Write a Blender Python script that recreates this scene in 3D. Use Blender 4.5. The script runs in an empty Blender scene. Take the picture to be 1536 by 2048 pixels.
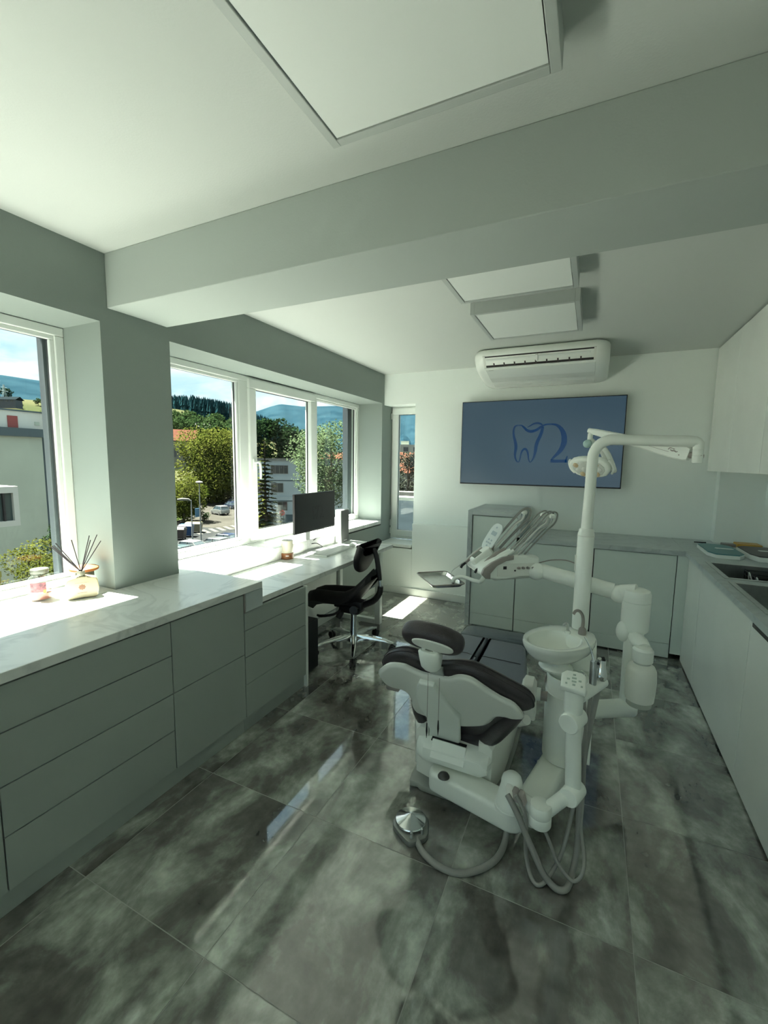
import bpy, bmesh, math, random
from mathutils import Vector, Matrix

# ------------------------------------------------------------------ camera
SC = bpy.context.scene
COL = SC.collection
cam_d = bpy.data.cameras.new('camera')
cam = bpy.data.objects.new('camera', cam_d)
COL.objects.link(cam)
cam_d.sensor_fit = 'HORIZONTAL'
cam_d.sensor_width = 36.0
cam_d.lens = 36.0 * 870.746 / 1536.0
cam_d.clip_start = 0.02
cam_d.clip_end = 9000
cam.matrix_world = Matrix(((0.902658, -0.061243, 0.425978, 0),
                           (0.430153, 0.097875, -0.897435, 0),
                           (0.013269, 0.993313, 0.114691, 1.54),
                           (0, 0, 0, 1)))
SC.camera = cam

# ------------------------------------------------------------------ sky
W = bpy.data.worlds.new('sky')
SC.world = W
W.use_nodes = True
wt = W.node_tree
for n in list(wt.nodes):
    wt.nodes.remove(n)
def wn(t, **k):
    n = wt.nodes.new(t)
    for a, b in k.items():
        setattr(n, a, b)
    return n
wout = wn('ShaderNodeOutputWorld')
wbg = wn('ShaderNodeBackground')
wtc = wn('ShaderNodeTexCoord')
wmap = wn('ShaderNodeMapping')
wmap.inputs['Scale'].default_value = (2.2, 2.2, 5.5)
wmap.inputs['Location'].default_value = (3.1, 0.6, 0.2)
wno = wn('ShaderNodeTexNoise')
wno.inputs['Scale'].default_value = 1.5
wno.inputs['Detail'].default_value = 9
wno.inputs['Roughness'].default_value = 0.58
wno.inputs['Distortion'].default_value = 0.3
wr = wn('ShaderNodeValToRGB')
wr.color_ramp.elements[0].position = 0.44
wr.color_ramp.elements[1].position = 0.58
wr.color_ramp.elements[0].color = (0, 0, 0, 1)
wr.color_ramp.elements[1].color = (1, 1, 1, 1)
wno2 = wn('ShaderNodeTexNoise')
wno2.inputs['Scale'].default_value = 3.4
wno2.inputs['Detail'].default_value = 6
wr2 = wn('ShaderNodeValToRGB')
wr2.color_ramp.elements[0].position = 0.40
wr2.color_ramp.elements[1].position = 0.62
wr2.color_ramp.elements[0].color = (0.50, 0.58, 0.62, 1)
wr2.color_ramp.elements[1].color = (0.97, 0.96, 0.92, 1)
wmx = wn('ShaderNodeMixRGB')
wmx.inputs[1].default_value = (0.34, 0.50, 0.60, 1)
L = wt.links.new
L(wtc.outputs['Generated'], wmap.inputs['Vector'])
L(wmap.outputs[0], wno.inputs['Vector'])
L(wmap.outputs[0], wno2.inputs['Vector'])
L(wno.outputs[0], wr.inputs[0])
L(wno2.outputs[0], wr2.inputs[0])
L(wr.outputs[0], wmx.inputs[0])
L(wr2.outputs[0], wmx.inputs[2])
L(wmx.outputs[0], wbg.inputs['Color'])
SKY = 0.33
wbg.inputs['Strength'].default_value = SKY
L(wbg.outputs[0], wout.inputs['Surface'])

# ------------------------------------------------------------------ sun
sd = bpy.data.lights.new('sun', 'SUN')
sd.energy = 14.5
sd.angle = math.radians(0.55)
sd.color = (1.0, 0.955, 0.87)
sun = bpy.data.objects.new('sun', sd)
COL.objects.link(sun)
sun.rotation_euler = Vector((0.48, 0.035, -1.0)).to_track_quat('-Z', 'Y').to_euler()

# ------------------------------------------------------------------ exposure
vs = SC.view_settings
SC.display_settings.display_device = 'sRGB'
vs.view_transform = 'Standard'
vs.look = 'None'
vs.exposure = 2.62
vs.gamma = 1.0
vs.use_curve_mapping = False
cy = SC.cycles
cy.max_bounces = 14
cy.diffuse_bounces = 9
cy.glossy_bounces = 6
cy.transmission_bounces = 8
cy.transparent_max_bounces = 14
cy.caustics_reflective = False
cy.caustics_refractive = False
cy.sample_clamp_indirect = 6.0
cy.use_denoising = True

random.seed(7)
PI = math.pi

# ------------------------------------------------------------------ materials
MATS = {}
def nodes_of(name):
    m = bpy.data.materials.new(name)
    m.use_nodes = True
    return m, m.node_tree, m.node_tree.nodes['Principled BSDF']
def mat(name, col, rough=0.5, metal=0.0, noise=0.0, nscale=8.0, bump=0.0, bscale=60.0, coat=0.0, spec=0.5, col2=None, emit=None):
    if name in MATS:
        return MATS[name]
    m, t, p = nodes_of(name)
    p.inputs['Roughness'].default_value = rough
    p.inputs['Metallic'].default_value = metal
    p.inputs['Specular IOR Level'].default_value = spec
    p.inputs['Coat Weight'].default_value = coat
    p.inputs['Coat Roughness'].default_value = 0.08
    c = (*col, 1)
    p.inputs['Base Color'].default_value = c
    tc = t.nodes.new('ShaderNodeTexCoord')
    if noise or col2:
        n = t.nodes.new('ShaderNodeTexNoise')
        n.inputs['Scale'].default_value = nscale
        n.inputs['Detail'].default_value = 5
        t.links.new(tc.outputs['Object'], n.inputs['Vector'])
        r = t.nodes.new('ShaderNodeValToRGB')
        r.color_ramp.elements[0].position = 0.35
        r.color_ramp.elements[1].position = 0.65
        a = tuple(max(0, v * (1 - noise)) for v in col)
        b = col2 if col2 else tuple(min(1, v * (1 + noise)) for v in col)
        r.color_ramp.elements[0].color = (*a, 1)
        r.color_ramp.elements[1].color = (*b, 1)
        t.links.new(n.outputs[0], r.inputs[0])
        t.links.new(r.outputs[0], p.inputs['Base Color'])
    if bump:
        n = t.nodes.new('ShaderNodeTexNoise')
        n.inputs['Scale'].default_value = bscale
        n.inputs['Detail'].default_value = 3
        t.links.new(tc.outputs['Object'], n.inputs['Vector'])
        b = t.nodes.new('ShaderNodeBump')
        b.inputs['Strength'].default_value = bump
        b.inputs['Distance'].default_value = 0.004
        t.links.new(n.outputs[0], b.inputs['Height'])
        t.links.new(b.outputs[0], p.inputs['Normal'])
    if emit:
        p.inputs['Emission Color'].default_value = (*emit[0], 1)
        p.inputs['Emission Strength'].default_value = emit[1]
    MATS[name] = m
    return m

WALLG = mat('shade-greyed wall paint', (0.255, 0.295, 0.275), 0.75, bump=0.12, bscale=140)  # shade of the window wall mixed into a greyer base colour
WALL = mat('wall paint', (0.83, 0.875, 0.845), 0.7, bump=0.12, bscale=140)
BEAM = mat('shade-darkened beam paint', (0.37, 0.41, 0.385), 0.8, bump=0.12, bscale=140)  # beam's shade put into the colour, darker than the ceiling
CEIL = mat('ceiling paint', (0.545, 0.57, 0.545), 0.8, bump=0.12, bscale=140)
FRONT = mat('shade-greyed satin lacquer', (0.335, 0.375, 0.345), 0.42, noise=0.02, nscale=3)  # drawer fronts greyed to carry the shade away from the windows
FRONTB = mat('light grey green lacquer', (0.64, 0.71, 0.67), 0.42, noise=0.02, nscale=3)
FRONTR = mat('warm white lacquer', (0.85, 0.875, 0.835), 0.22, noise=0.02, nscale=3)
CARC = mat('cabinet carcass', (0.10, 0.10, 0.095), 0.7)
PVC = mat('white window profile', (0.76, 0.79, 0.76), 0.3)
GASKET = mat('black rubber gasket', (0.02, 0.02, 0.02), 0.6)
PLAST = mat('white device plastic', (0.82, 0.85, 0.80), 0.28, noise=0.015, nscale=5, coat=0.15)
PLASTC = mat('cream shell plastic', (0.74, 0.75, 0.70), 0.35)
GREYP = mat('warm grey plastic', (0.30, 0.27, 0.25), 0.35)
HOSE = mat('grey silicone hose', (0.28, 0.28, 0.26), 0.38)
LEATH = mat('dark purple grey leather', (0.035, 0.028, 0.032), 0.34, bump=0.25, bscale=220, noise=0.2, nscale=20)
LEATHS = mat('blue grey leather', (0.15, 0.165, 0.20), 0.33, bump=0.2, bscale=220)
CHROME = mat('polished chrome', (0.75, 0.76, 0.75), 0.09, 1.0)
STEEL = mat('brushed steel', (0.50, 0.52, 0.51), 0.28, 1.0, noise=0.06, nscale=40)
BLACK = mat('black plastic', (0.012, 0.010, 0.011), 0.45)
BLACKF = mat('black upholstery', (0.012, 0.010, 0.011), 0.55, bump=0.2, bscale=260)
CERAM = mat('glazed white ceramic', (0.82, 0.85, 0.80), 0.12, coat=0.4)
DARKIN = mat('dark interior', (0.02, 0.017, 0.017), 0.6)

def marble_mat(name, base, vein, rough):
    m, t, p = nodes_of(name)
    tc = t.nodes.new('ShaderNodeTexCoord')
    mp = t.nodes.new('ShaderNodeMapping')
    mp.inputs['Rotation'].default_value = (0.2, 0.3, 0.6)
    n1 = t.nodes.new('ShaderNodeTexNoise')
    n1.inputs['Scale'].default_value = 2.2
    n1.inputs['Detail'].default_value = 8
    n1.inputs['Distortion'].default_value = 1.6
    r = t.nodes.new('ShaderNodeValToRGB')
    e = r.color_ramp.elements
    e[0].position = 0.455; e[0].color = (*base, 1)
    e[1].position = 0.545; e[1].color = (*base, 1)
    k = e.new(0.5); k.color = (*vein, 1)
    t.links.new(tc.outputs['Object'], mp.inputs[0])
    t.links.new(mp.outputs[0], n1.inputs['Vector'])
    t.links.new(n1.outputs[0], r.inputs[0])
    n2 = t.nodes.new('ShaderNodeTexNoise')
    n2.inputs['Scale'].default_value = 1.3
    n2.inputs['Detail'].default_value = 3
    t.links.new(mp.outputs[0], n2.inputs['Vector'])
    mx = t.nodes.new('ShaderNodeMixRGB')
    mx.inputs[1].default_value = (*base, 1)
    t.links.new(n2.outputs[0], mx.inputs[0])
    t.links.new(r.outputs[0], mx.inputs[2])
    t.links.new(mx.outputs[0], p.inputs['Base Color'])
    p.inputs['Roughness'].default_value = rough
    return m
MARBLE = marble_mat('white marble laminate', (0.72, 0.735, 0.71), (0.50, 0.52, 0.51), 0.25)
MARBLEG = marble_mat('grey marble laminate', (0.46, 0.51, 0.51), (0.32, 0.355, 0.375), 0.35)

def tile_mat():
    m, t, p = nodes_of('polished cloudy grey tile')
    N = t.nodes.new; K = t.links.new
    tc = N('ShaderNodeTexCoord'); oi = N('ShaderNodeObjectInfo'); ge = N('ShaderNodeNewGeometry')
    sc = N('ShaderNodeVectorMath'); sc.operation = 'SCALE'; sc.inputs['Scale'].default_value = 37.0
    cx = N('ShaderNodeCombineXYZ')
    K(oi.outputs['Random'], cx.inputs[0]); K(oi.outputs['Random'], cx.inputs[1])
    K(cx.outputs[0], sc.inputs[0])
    ad = N('ShaderNodeVectorMath'); ad.operation = 'ADD'
    K(ge.outputs['Position'], ad.inputs[0]); K(sc.outputs[0], ad.inputs[1])
    n1 = N('ShaderNodeTexNoise'); n1.inputs['Scale'].default_value = 3.2; n1.inputs['Detail'].default_value = 10; n1.inputs['Roughness'].default_value = 0.62; n1.inputs['Distortion'].default_value = 0.35
    mp = N('ShaderNodeMapping'); mp.inputs['Scale'].default_value = (1.3, 0.8, 1); mp.inputs['Rotation'].default_value = (0, 0, 0.5)
    K(ad.outputs[0], mp.inputs[0]); K(mp.outputs[0], n1.inputs['Vector'])
    r = N('ShaderNodeValToRGB'); e = r.color_ramp.elements
    e[0].position = 0.34; e[0].color = (0.080, 0.074, 0.065, 1)
    e[1].position = 0.70; e[1].color = (0.54, 0.575, 0.51, 1)
    k = e.new(0.46); k.color = (0.132, 0.130, 0.114, 1)
    k = e.new(0.55); k.color = (0.255, 0.273, 0.238, 1)
    K(n1.outputs[0], r.inputs[0])
    n2 = N('ShaderNodeTexNoise'); n2.inputs['Scale'].default_value = 22; n2.inputs['Detail'].default_value = 6
    K(ad.outputs[0], n2.inputs['Vector'])
    r2 = N('ShaderNodeValToRGB'); r2.color_ramp.elements[0].position = 0.35; r2.color_ramp.elements[1].position = 0.70
    r2.color_ramp.elements[0].color = (0.84, 0.84, 0.84, 1); r2.color_ramp.elements[1].color = (1.25, 1.25, 1.25, 1)
    K(n2.outputs[0], r2.inputs[0])
    mx = N('ShaderNodeMixRGB'); mx.blend_type = 'MULTIPLY'; mx.inputs[0].default_value = 1
    K(r.outputs[0], mx.inputs[1]); K(r2.outputs[0], mx.inputs[2])
    K(mx.outputs[0], p.inputs['Base Color'])
    p.inputs['Roughness'].default_value = 0.07
    p.inputs['Specular IOR Level'].default_value = 0.6
    p.inputs['Coat Weight'].default_value = 1.0
    p.inputs['Coat IOR'].default_value = 1.9
    p.inputs['Coat Roughness'].default_value = 0.035
    return m
TILE = tile_mat()
GROUT = mat('light grout', (0.33, 0.335, 0.305), 0.8)

def glass_mat(name, tint, refl_rough=0.0, ior=1.45):
    m = bpy.data.materials.new(name); m.use_nodes = True
    t = m.node_tree
    for n in list(t.nodes):
        t.nodes.remove(n)
    o = t.nodes.new('ShaderNodeOutputMaterial')
    tr = t.nodes.new('ShaderNodeBsdfTransparent'); tr.inputs[0].default_value = (*tint, 1)
    gl = t.nodes.new('ShaderNodeBsdfGlossy'); gl.inputs['Roughness'].default_value = refl_rough
    lw = t.nodes.new('ShaderNodeLayerWeight'); lw.inputs[0].default_value = 0.5
    pw = t.nodes.new('ShaderNodeMath'); pw.operation = 'POWER'; pw.inputs[1].default_value = 5.0
    t.links.new(lw.outputs['Facing'], pw.inputs[0])
    fr = t.nodes.new('ShaderNodeMath'); fr.operation = 'MULTIPLY_ADD'
    f0 = ((ior - 1) / (ior + 1)) ** 2
    fr.inputs[1].default_value = 0.6 * (1 - f0); fr.inputs[2].default_value = f0
    t.links.new(pw.outputs[0], fr.inputs[0])
    mx = t.nodes.new('ShaderNodeMixShader')
    t.links.new(fr.outputs[0], mx.inputs[0]); t.links.new(tr.outputs[0], mx.inputs[1]); t.links.new(gl.outputs[0], mx.inputs[2])
    t.links.new(mx.outputs[0], o.inputs[0])
    return m
PANE = glass_mat('window glass', (0.93, 0.97, 0.95), 0.0, 1.3)
JARG = glass_mat('jar glass', (0.90, 0.92, 0.90), 0.02, 1.4)
FILM = glass_mat('clear plastic film', (0.80, 0.83, 0.82), 0.08, 1.5)

# ------------------------------------------------------------------ mesh builder
WM = {}
class MB:
    def __init__(s):
        s.v = []; s.f = []
    def add(s, vs, fs):
        o = len(s.v)
        s.v += [tuple(v) for v in vs]
        s.f += [tuple(i + o for i in f) for f in fs]
        return s
    def box(s, x0, y0, z0, x1, y1, z1):
        if x0 > x1: x0, x1 = x1, x0
        if y0 > y1: y0, y1 = y1, y0
        if z0 > z1: z0, z1 = z1, z0
        v = [(x0,y0,z0),(x1,y0,z0),(x1,y1,z0),(x0,y1,z0),(x0,y0,z1),(x1,y0,z1),(x1,y1,z1),(x0,y1,z1)]
        return s.add(v, [(0,3,2,1),(4,5,6,7),(0,1,5,4),(1,2,6,5),(2,3,7,6),(3,0,4,7)])
    def obox(s, c, ax, ay, az, hx, hy, hz):
        c = Vector(c); ax = Vector(ax).normalized(); ay = Vector(ay).normalized(); az = Vector(az).normalized()
        v = []
        for z in (-1, 1):
            for x, y in ((-1,-1),(1,-1),(1,1),(-1,1)):
                v.append(c + ax*x*hx + ay*y*hy + az*z*hz)
        return s.add(v, [(0,3,2,1),(4,5,6,7),(0,1,5,4),(1,2,6,5),(2,3,7,6),(3,0,4,7)])
    def loft(s, rings, cap=True, closed=True):
        n = len(rings[0]); o = []
        for r in rings: o += [tuple(p) for p in r]
        f = []
        for i in range(len(rings) - 1):
            for j in range(n if closed else n - 1):
                k = (j + 1) % n
                f.append((i*n+j, i*n+k, (i+1)*n+k, (i+1)*n+j))
        if cap:
            f.append(tuple(range(n - 1, -1, -1)))
            f.append(tuple((len(rings)-1)*n + j for j in range(n)))
        return s.add(o, f)
    def tube(s, pts, r, n=10, cap=True, smooth=0):
        P = [Vector(p) for p in pts]
        if not isinstance(r, (list, tuple)): r = [r] * len(P)
        if smooth:
            Q = []; R2 = []
            for i in range(len(P) - 1):
                a = P[max(i-1, 0)]; b = P[i]; c = P[i+1]; d = P[min(i+2, len(P)-1)]
                for k in range(smooth):
                    t = k / smooth
                    Q.append(0.5*((2*b) + (c-a)*t + (2*a-5*b+4*c-d)*t*t + (3*b-a-3*c+d)*t**3))
                    R2.append(r[i] + (r[i+1]-r[i])*t)
            Q.append(P[-1]); R2.append(r[-1])
            P = Q; r = R2
        T = []
        for i in range(len(P)):
            a = P[max(i-1, 0)]; b = P[min(i+1, len(P)-1)]
            T.append((b - a).normalized())
        up = Vector((0, 0, 1)) if abs(T[0].z) < 0.9 else Vector((1, 0, 0))
        u = T[0].cross(up).normalized()
        rings = []
        for i, p in enumerate(P):
            u = (u - T[i]*u.dot(T[i])).normalized()
            w = T[i].cross(u)
            rings.append([p + (u*math.cos(2*PI*k/n) + w*math.sin(2*PI*k/n))*r[i] for k in range(n)])
        return s.loft(rings, cap)
    def cyl(s, a, b, r, r1=None, n=24):
        return s.tube([a, b], [r, r if r1 is None else r1], n)
    def lathe(s, prof, c=(0,0,0), n=28, axis=(0,0,1), cap=True, sx=1.0, sy=1.0):
        c = Vector(c); w = Vector(axis).normalized()
        if abs(w.z) > 0.99:
            u = Vector((1,0,0)); v = Vector((0,1,0)) * (1 if w.z > 0 else -1)
        else:
            u = Vector((0,0,1)).cross(w).normalized(); v = w.cross(u)
        rings = [[c + w*z + (u*math.cos(2*PI*k/n)*sx + v*math.sin(2*PI*k/n)*sy)*max(r, 1e-4) for k in range(n)] for r, z in prof]
        return s.loft(rings, cap)
    def ell(s, c, rx, ry, rz, n=20, m=12):
        prof = []
        c = Vector(c)
        rings = []
        for i in range(m + 1):
            a = -PI/2 + PI*i/m
            rr = max(math.cos(a), 1e-3)
            rings.append([c + Vector((rx*rr*math.cos(2*PI*k/n), ry*rr*math.sin(2*PI*k/n), rz*math.sin(a))) for k in range(n)])
        return s.loft(rings)
    def prism(s, poly, o, u, v, w):
        """polygon in the (u,v) frame at o, extruded by the vector w"""
        o = Vector(o); u = Vector(u); v = Vector(v); w = Vector(w)
        a = [o + u*p[0] + v*p[1] for p in poly]
        return s.loft([a, [p + w for p in a]])
    def build(s, name, m, parent=None, smooth=None, bevel=0.0, seg=2, subsurf=0, world=True):
        me = bpy.data.meshes.new(name)
        vs = [Vector(p) for p in s.v]
        if parent is not None:
            Mi = WM[parent.name].inverted() if world else Matrix()
            vs = [Mi @ p for p in vs]
            base = WM[parent.name]
            loc = Vector((0, 0, 0))
        else:
            xs = [p.x for p in vs]; ys = [p.y for p in vs]; zs = [p.z for p in vs]
            loc = Vector(((min(xs)+max(xs))/2, (min(ys)+max(ys))/2, min(zs)))
            vs = [p - loc for p in vs]
            base = Matrix.Translation(loc)
        me.from_pydata([tuple(p) for p in vs], [], s.f)
        bm = bmesh.new(); bm.from_mesh(me)
        bmesh.ops.recalc_face_normals(bm, faces=bm.faces)
        if bevel:
            ed = [e for e in bm.edges if len(e.link_faces) == 2 and e.calc_face_angle(0) > 0.6]
            if ed:
                bmesh.ops.bevel(bm, geom=ed, offset=bevel, segments=seg, profile=0.5, affect='EDGES', clamp_overlap=True)
        bm.to_mesh(me); bm.free()
        if smooth is None: smooth = True
        if smooth:
            for p in me.polygons: p.use_smooth = True
            me.set_sharp_from_angle(angle=math.radians(38))
        o = bpy.data.objects.new(name, me)
        COL.objects.link(o)
        if m is not None: me.materials.append(m)
        o.location = loc
        if parent is not None:
            o.parent = parent
        WM[o.name] = base
        if subsurf:
            md = o.modifiers.new('s', 'SUBSURF'); md.levels = subsurf; md.render_levels = subsurf
        return o

def tag(o, label=None, cat=None, group=None, kind=None):
    if label: o['label'] = label
    if cat: o['category'] = cat
    if group: o['group'] = group
    if kind: o['kind'] = kind
    return o
def thing(name, label, cat, loc=(0,0,0), rz=0.0, group=None):
    o = bpy.data.objects.new(name, None)
    COL.objects.link(o)
    o.empty_display_size = 0.1
    o.location = loc; o.rotation_euler = (0, 0, rz)
    WM[o.name] = Matrix.Translation(Vector(loc)) @ Matrix.Rotation(rz, 4, 'Z')
    return tag(o, label, cat, group)
def bx(x0, y0, z0, x1, y1, z1):
    return MB().box(x0, y0, z0, x1, y1, z1)
def copy_tree(o, parent=None):
    c = o.copy(); COL.objects.link(c); c.parent = parent
    WM[c.name] = WM[o.name]
    for ch in list(o.children):
        copy_tree(ch, c)
    return c
def structure(o):
    o['kind'] = 'structure'
    return o

# ================================================================== ROOM SHELL
XW, XE, YB, YP, YR, ZC = -2.235, 1.30, 4.68, 4.60, -3.00, 2.54   # window wall, right wall, back wall, parapet, rear wall, ceiling
XO = -2.67                                                        # outer face of the window wall
ZH = 2.205                                                        # window heads
# floor: grout bed with every tile on it
floor = structure(bx(XO, YR - 0.1, -0.16, XE + 0.2, 5.1, -0.0008).build('floor', GROUT, smooth=False))
TS = 0.604
tx0, ty0 = -1.600, 0.838
g = 0.0017
xs = [tx0 + TS*i for i in range(-2, 6)]
ys = [ty0 + TS*i for i in range(-9, 8)]
for i in range(len(xs) - 1):
    for j in range(len(ys) - 1):
        x0, x1 = max(xs[i], XW), min(xs[i+1], XE)
        y0, y1 = max(ys[j], YR), min(ys[j+1], YB + 0.2)
        if x1 - x0 < 0.02 or y1 - y0 < 0.02:
            continue
        bx(x0 + g, y0 + g, -0.0006, x1 - g, y1 - g, 0.0).build('tile', TILE, floor, smooth=False)

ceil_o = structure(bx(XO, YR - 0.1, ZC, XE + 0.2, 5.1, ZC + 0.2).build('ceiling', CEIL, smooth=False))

# window wall with its openings
Y1A, Y1B = -0.75, 1.414      # window 1 (runs on out of view, lengthened there for more daylight)
Y2A, Y2B = 1.807, 4.625     # window 2, over the desk
wl = MB()
Y4A, Y4B = -2.75, -1.05     # window added unseen behind the viewpoint to let in more daylight
wl.box(XO, YR, 0, XW, Y4A, ZC)
wl.box(XO, Y4B, 0, XW, Y1A, ZC)
wl.box(XO, Y4A, 0, XW, Y4B, 0.80)
wl.box(XO, Y4A, ZH + 0.005, XW, Y4B, ZC)
wl.box(XO, Y1B, 0, XW, Y2A, ZC)
wl.box(XO, Y2B, 0, XW, 5.1, ZC)
wl.box(XO, Y1A, 0, XW, Y1B, 0.80)
wl.box(XO, Y2A, 0, XW, Y2B, 0.79)
wl.box(XO, Y1A, ZH + 0.005, XW, Y1B, ZC)
wl.box(XO, Y2A, ZH + 0.005, XW, Y2B, ZC)
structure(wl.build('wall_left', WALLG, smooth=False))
# back wall: upper face, lower parapet, recess with the narrow window
NX = -1.845                 # right edge of the narrow opening
wb = MB()
wb.box(NX, YB, 0, XE + 0.2, 5.1, ZC)
wb.box(XW, YB, 2.195, NX, 5.1, ZC)
wb.box(XW, YB + 0.02, 0, NX, 5.1, 0.555)
structure(wb.build('wall_back', WALL, smooth=False))
structure(bx(-1.825, YP, 0, -1.0, YB, 0.842).build('trim_1', WALL, smooth=False, bevel=0.006))
structure(bx(XW, YP, 0, -1.825, YB + 0.02, 0.540).build('trim_2', WALL, smooth=False))
structure(bx(XE, YR, 0, XE + 0.2, 5.1, ZC).build('wall_right', WALL, smooth=False))
m = MB()      # rear wall with a wide glazed opening, added unseen for fill daylight
m.box(XO, YR - 0.3, 0, -2.05, YR, ZC); m.box(1.10, YR - 0.3, 0, XE + 0.2, YR, ZC)
m.box(-2.05, YR - 0.3, 2.2, 1.10, YR, ZC); m.box(-2.05, YR - 0.3, 0, 1.10, YR, 0.10)
structure(m.build('wall_rear', WALL, smooth=False))
structure(bx(0.982, 4.572, 0.88, XE, YB, 1.51).build('trim_3', WALL, smooth=False))
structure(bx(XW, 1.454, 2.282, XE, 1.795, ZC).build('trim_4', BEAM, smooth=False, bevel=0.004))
structure(bx(XW, 4.582, 0, -1.03, YP, 0.085).build('baseboard_back', PVC, smooth=False, bevel=0.004))
structure(bx(XW, 2.40, 0, XW + 0.015, 4.582, 0.075).build('baseboard_left', PVC, smooth=False, bevel=0.004))

def rect_frame(mb, x0, x1, y0, y1, z0, z1, w):
    """mitred-looking rectangular frame in a plane of constant x"""
    mb.box(x0, y0, z0, x1, y1, z0 + w)
    mb.box(x0, y0, z1 - w, x1, y1, z1)
    mb.box(x0, y0, z0 + w, x1, y0 + w, z1 - w)
    mb.box(x0, y1 - w, z0 + w, x1, y1, z1 - w)
    return mb
def gasket(x0, x1, y0, y1, z0, z1, parent):
    m = MB(); rect_frame(m, x0, x1, y0, y1, z0, z1, 0.006)
    m.build('gasket', GASKET, parent, smooth=False)
XF = -2.54
def fixed_light(parent, y0, y1, z0, z1):
    """a fixed pane: inner bead, gasket, glass"""
    m = MB(); rect_frame(m, XF - 0.03, XF - 0.008, y0, y1, z0, z1, 0.022)
    m.build('glazing_bead', PVC, parent, smooth=False, bevel=0.004)
    gasket(XF - 0.045, XF - 0.03, y0 + 0.014, y1 - 0.014, z0 + 0.014, z1 - 0.014, parent)
    bx(XF - 0.052, y0 + 0.01, z0 + 0.01, XF - 0.046, y1 - 0.01, z1 - 0.01).build('pane', PANE, parent, smooth=False)

# window 1 : left, beside the pillar
w1 = thing('window_1', None, None, (XF, 0.0, 0.85)); structure(w1)
m = MB(); rect_frame(m, XF - 0.08, XF, Y1A, Y1B, 0.848, ZH + 0.003, 0.045)
m.box(XF - 0.08, 0.24, 0.89, XF, 0.33, ZH - 0.04)
m.build('frame', PVC, w1, smooth=False, bevel=0.005)
fixed_light(w1, Y1A + 0.045, 0.24, 0.893, ZH - 0.042)
fixed_light(w1, 0.33, Y1B - 0.045, 0.893, ZH - 0.042)
w4 = thing('added_window_4', None, None, (XF, -1.9, 0.85)); structure(w4)  # unseen, added for its daylight
m = MB(); rect_frame(m, XF - 0.08, XF, Y4A, Y4B, 0.80, ZH + 0.003, 0.045)
m.build('frame', PVC, w4, smooth=False, bevel=0.005)
fixed_light(w4, Y4A + 0.045, Y4B - 0.045, 0.85, ZH - 0.042)
w5 = thing('added_window_5', None, None, (-0.5, YR - 0.15, 0.1)); structure(w5)  # unseen rear glazing, added to brighten the room
def rear_frame():
    m = MB(); y0, y1 = YR - 0.20, YR - 0.12
    m.box(-2.05, y0, 0.10, 1.10, y1, 0.17); m.box(-2.05, y0, 2.13, 1.10, y1, 2.20)
    for x in (-2.05, -1.03, 0.01, 1.03): m.box(x, y0, 0.17, x + 0.07, y1, 2.13)
    return m
rear_frame().build('frame', PVC, w5, smooth=False)
for x in (-1.98, -0.96, 0.08): bx(x, YR - 0.163, 0.17, x + 0.95, YR - 0.157, 2.13).build('pane', PANE, w5, smooth=False)
# window 2 : three lights over the desk
w2 = thing('window_2', None, None, (XF, 3.2, 0.85)); structure(w2)
m = MB(); rect_frame(m, XF - 0.08, XF, Y2A, Y2B, 0.848, ZH + 0.003, 0.045)
for y0, y1 in ((2.668, 2.775), (3.668, 3.738)):
    m.box(XF - 0.08, y0, 0.89, XF, y1, ZH - 0.04)
m.build('frame', PVC, w2, smooth=False, bevel=0.005)
fixed_light(w2, Y2A + 0.045, 2.668, 0.893, ZH - 0.042)
fixed_light(w2, 3.738, Y2B - 0.045, 0.893, ZH - 0.042)
sash = rect_frame(MB(), XF - 0.05, XF + 0.022, 2.760, 3.690, 0.868, ZH - 0.012, 0.078).build('sash', PVC, w2, smooth=False, bevel=0.007)
gasket(XF - 0.03, XF - 0.018, 2.836, 3.614, 0.944, ZH - 0.088, sash)
bx(XF - 0.038, 2.83, 0.935, XF - 0.031, 3.62, ZH - 0.08).build('pane', PANE, sash, smooth=False)
h = MB().box(XF + 0.022, 2.785, 1.46, XF + 0.034, 2.812, 1.55)
h.tube([(XF+0.034, 2.798, 1.52), (XF+0.072, 2.80, 1.522), (XF+0.078, 2.808, 1.50), (XF+0.076, 2.815, 1.43), (XF+0.072, 2.815, 1.385)], [0.010, 0.010, 0.011, 0.010, 0.008], 10, smooth=4)
h.build('handle', PVC, sash, bevel=0.002)
# marble sills
bx(XF, Y2A, 0.808, XW, Y2B, 0.848).build('sill', MARBLE, w2, smooth=False, bevel=0.003)
bx(XW, 1.91, 0.808, XW + 0.012, 4.60, 0.848).build('sill', MARBLE, w2, smooth=False, bevel=0.003)
bx(XW + 0.001, 1.925, 0.745, XW + 0.007, 3.785, 0.808).build('upstand', MARBLE, w2, smooth=False)
# window 3 : narrow one in the back wall recess
YF = 4.90
w3 = thing('window_3', None, None, (-2.05, YF, 0.6)); structure(w3)
def rect_frame_y(mb, y0, y1, x0, x1, z0, z1, w):
    mb.box(x0, y0, z0, x1, y1, z0 + w); mb.box(x0, y0, z1 - w, x1, y1, z1)
    mb.box(x0, y0, z0 + w, x0 + w, y1, z1 - w); mb.box(x1 - w, y0, z0 + w, x1, y1, z1 - w)
    return mb
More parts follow.
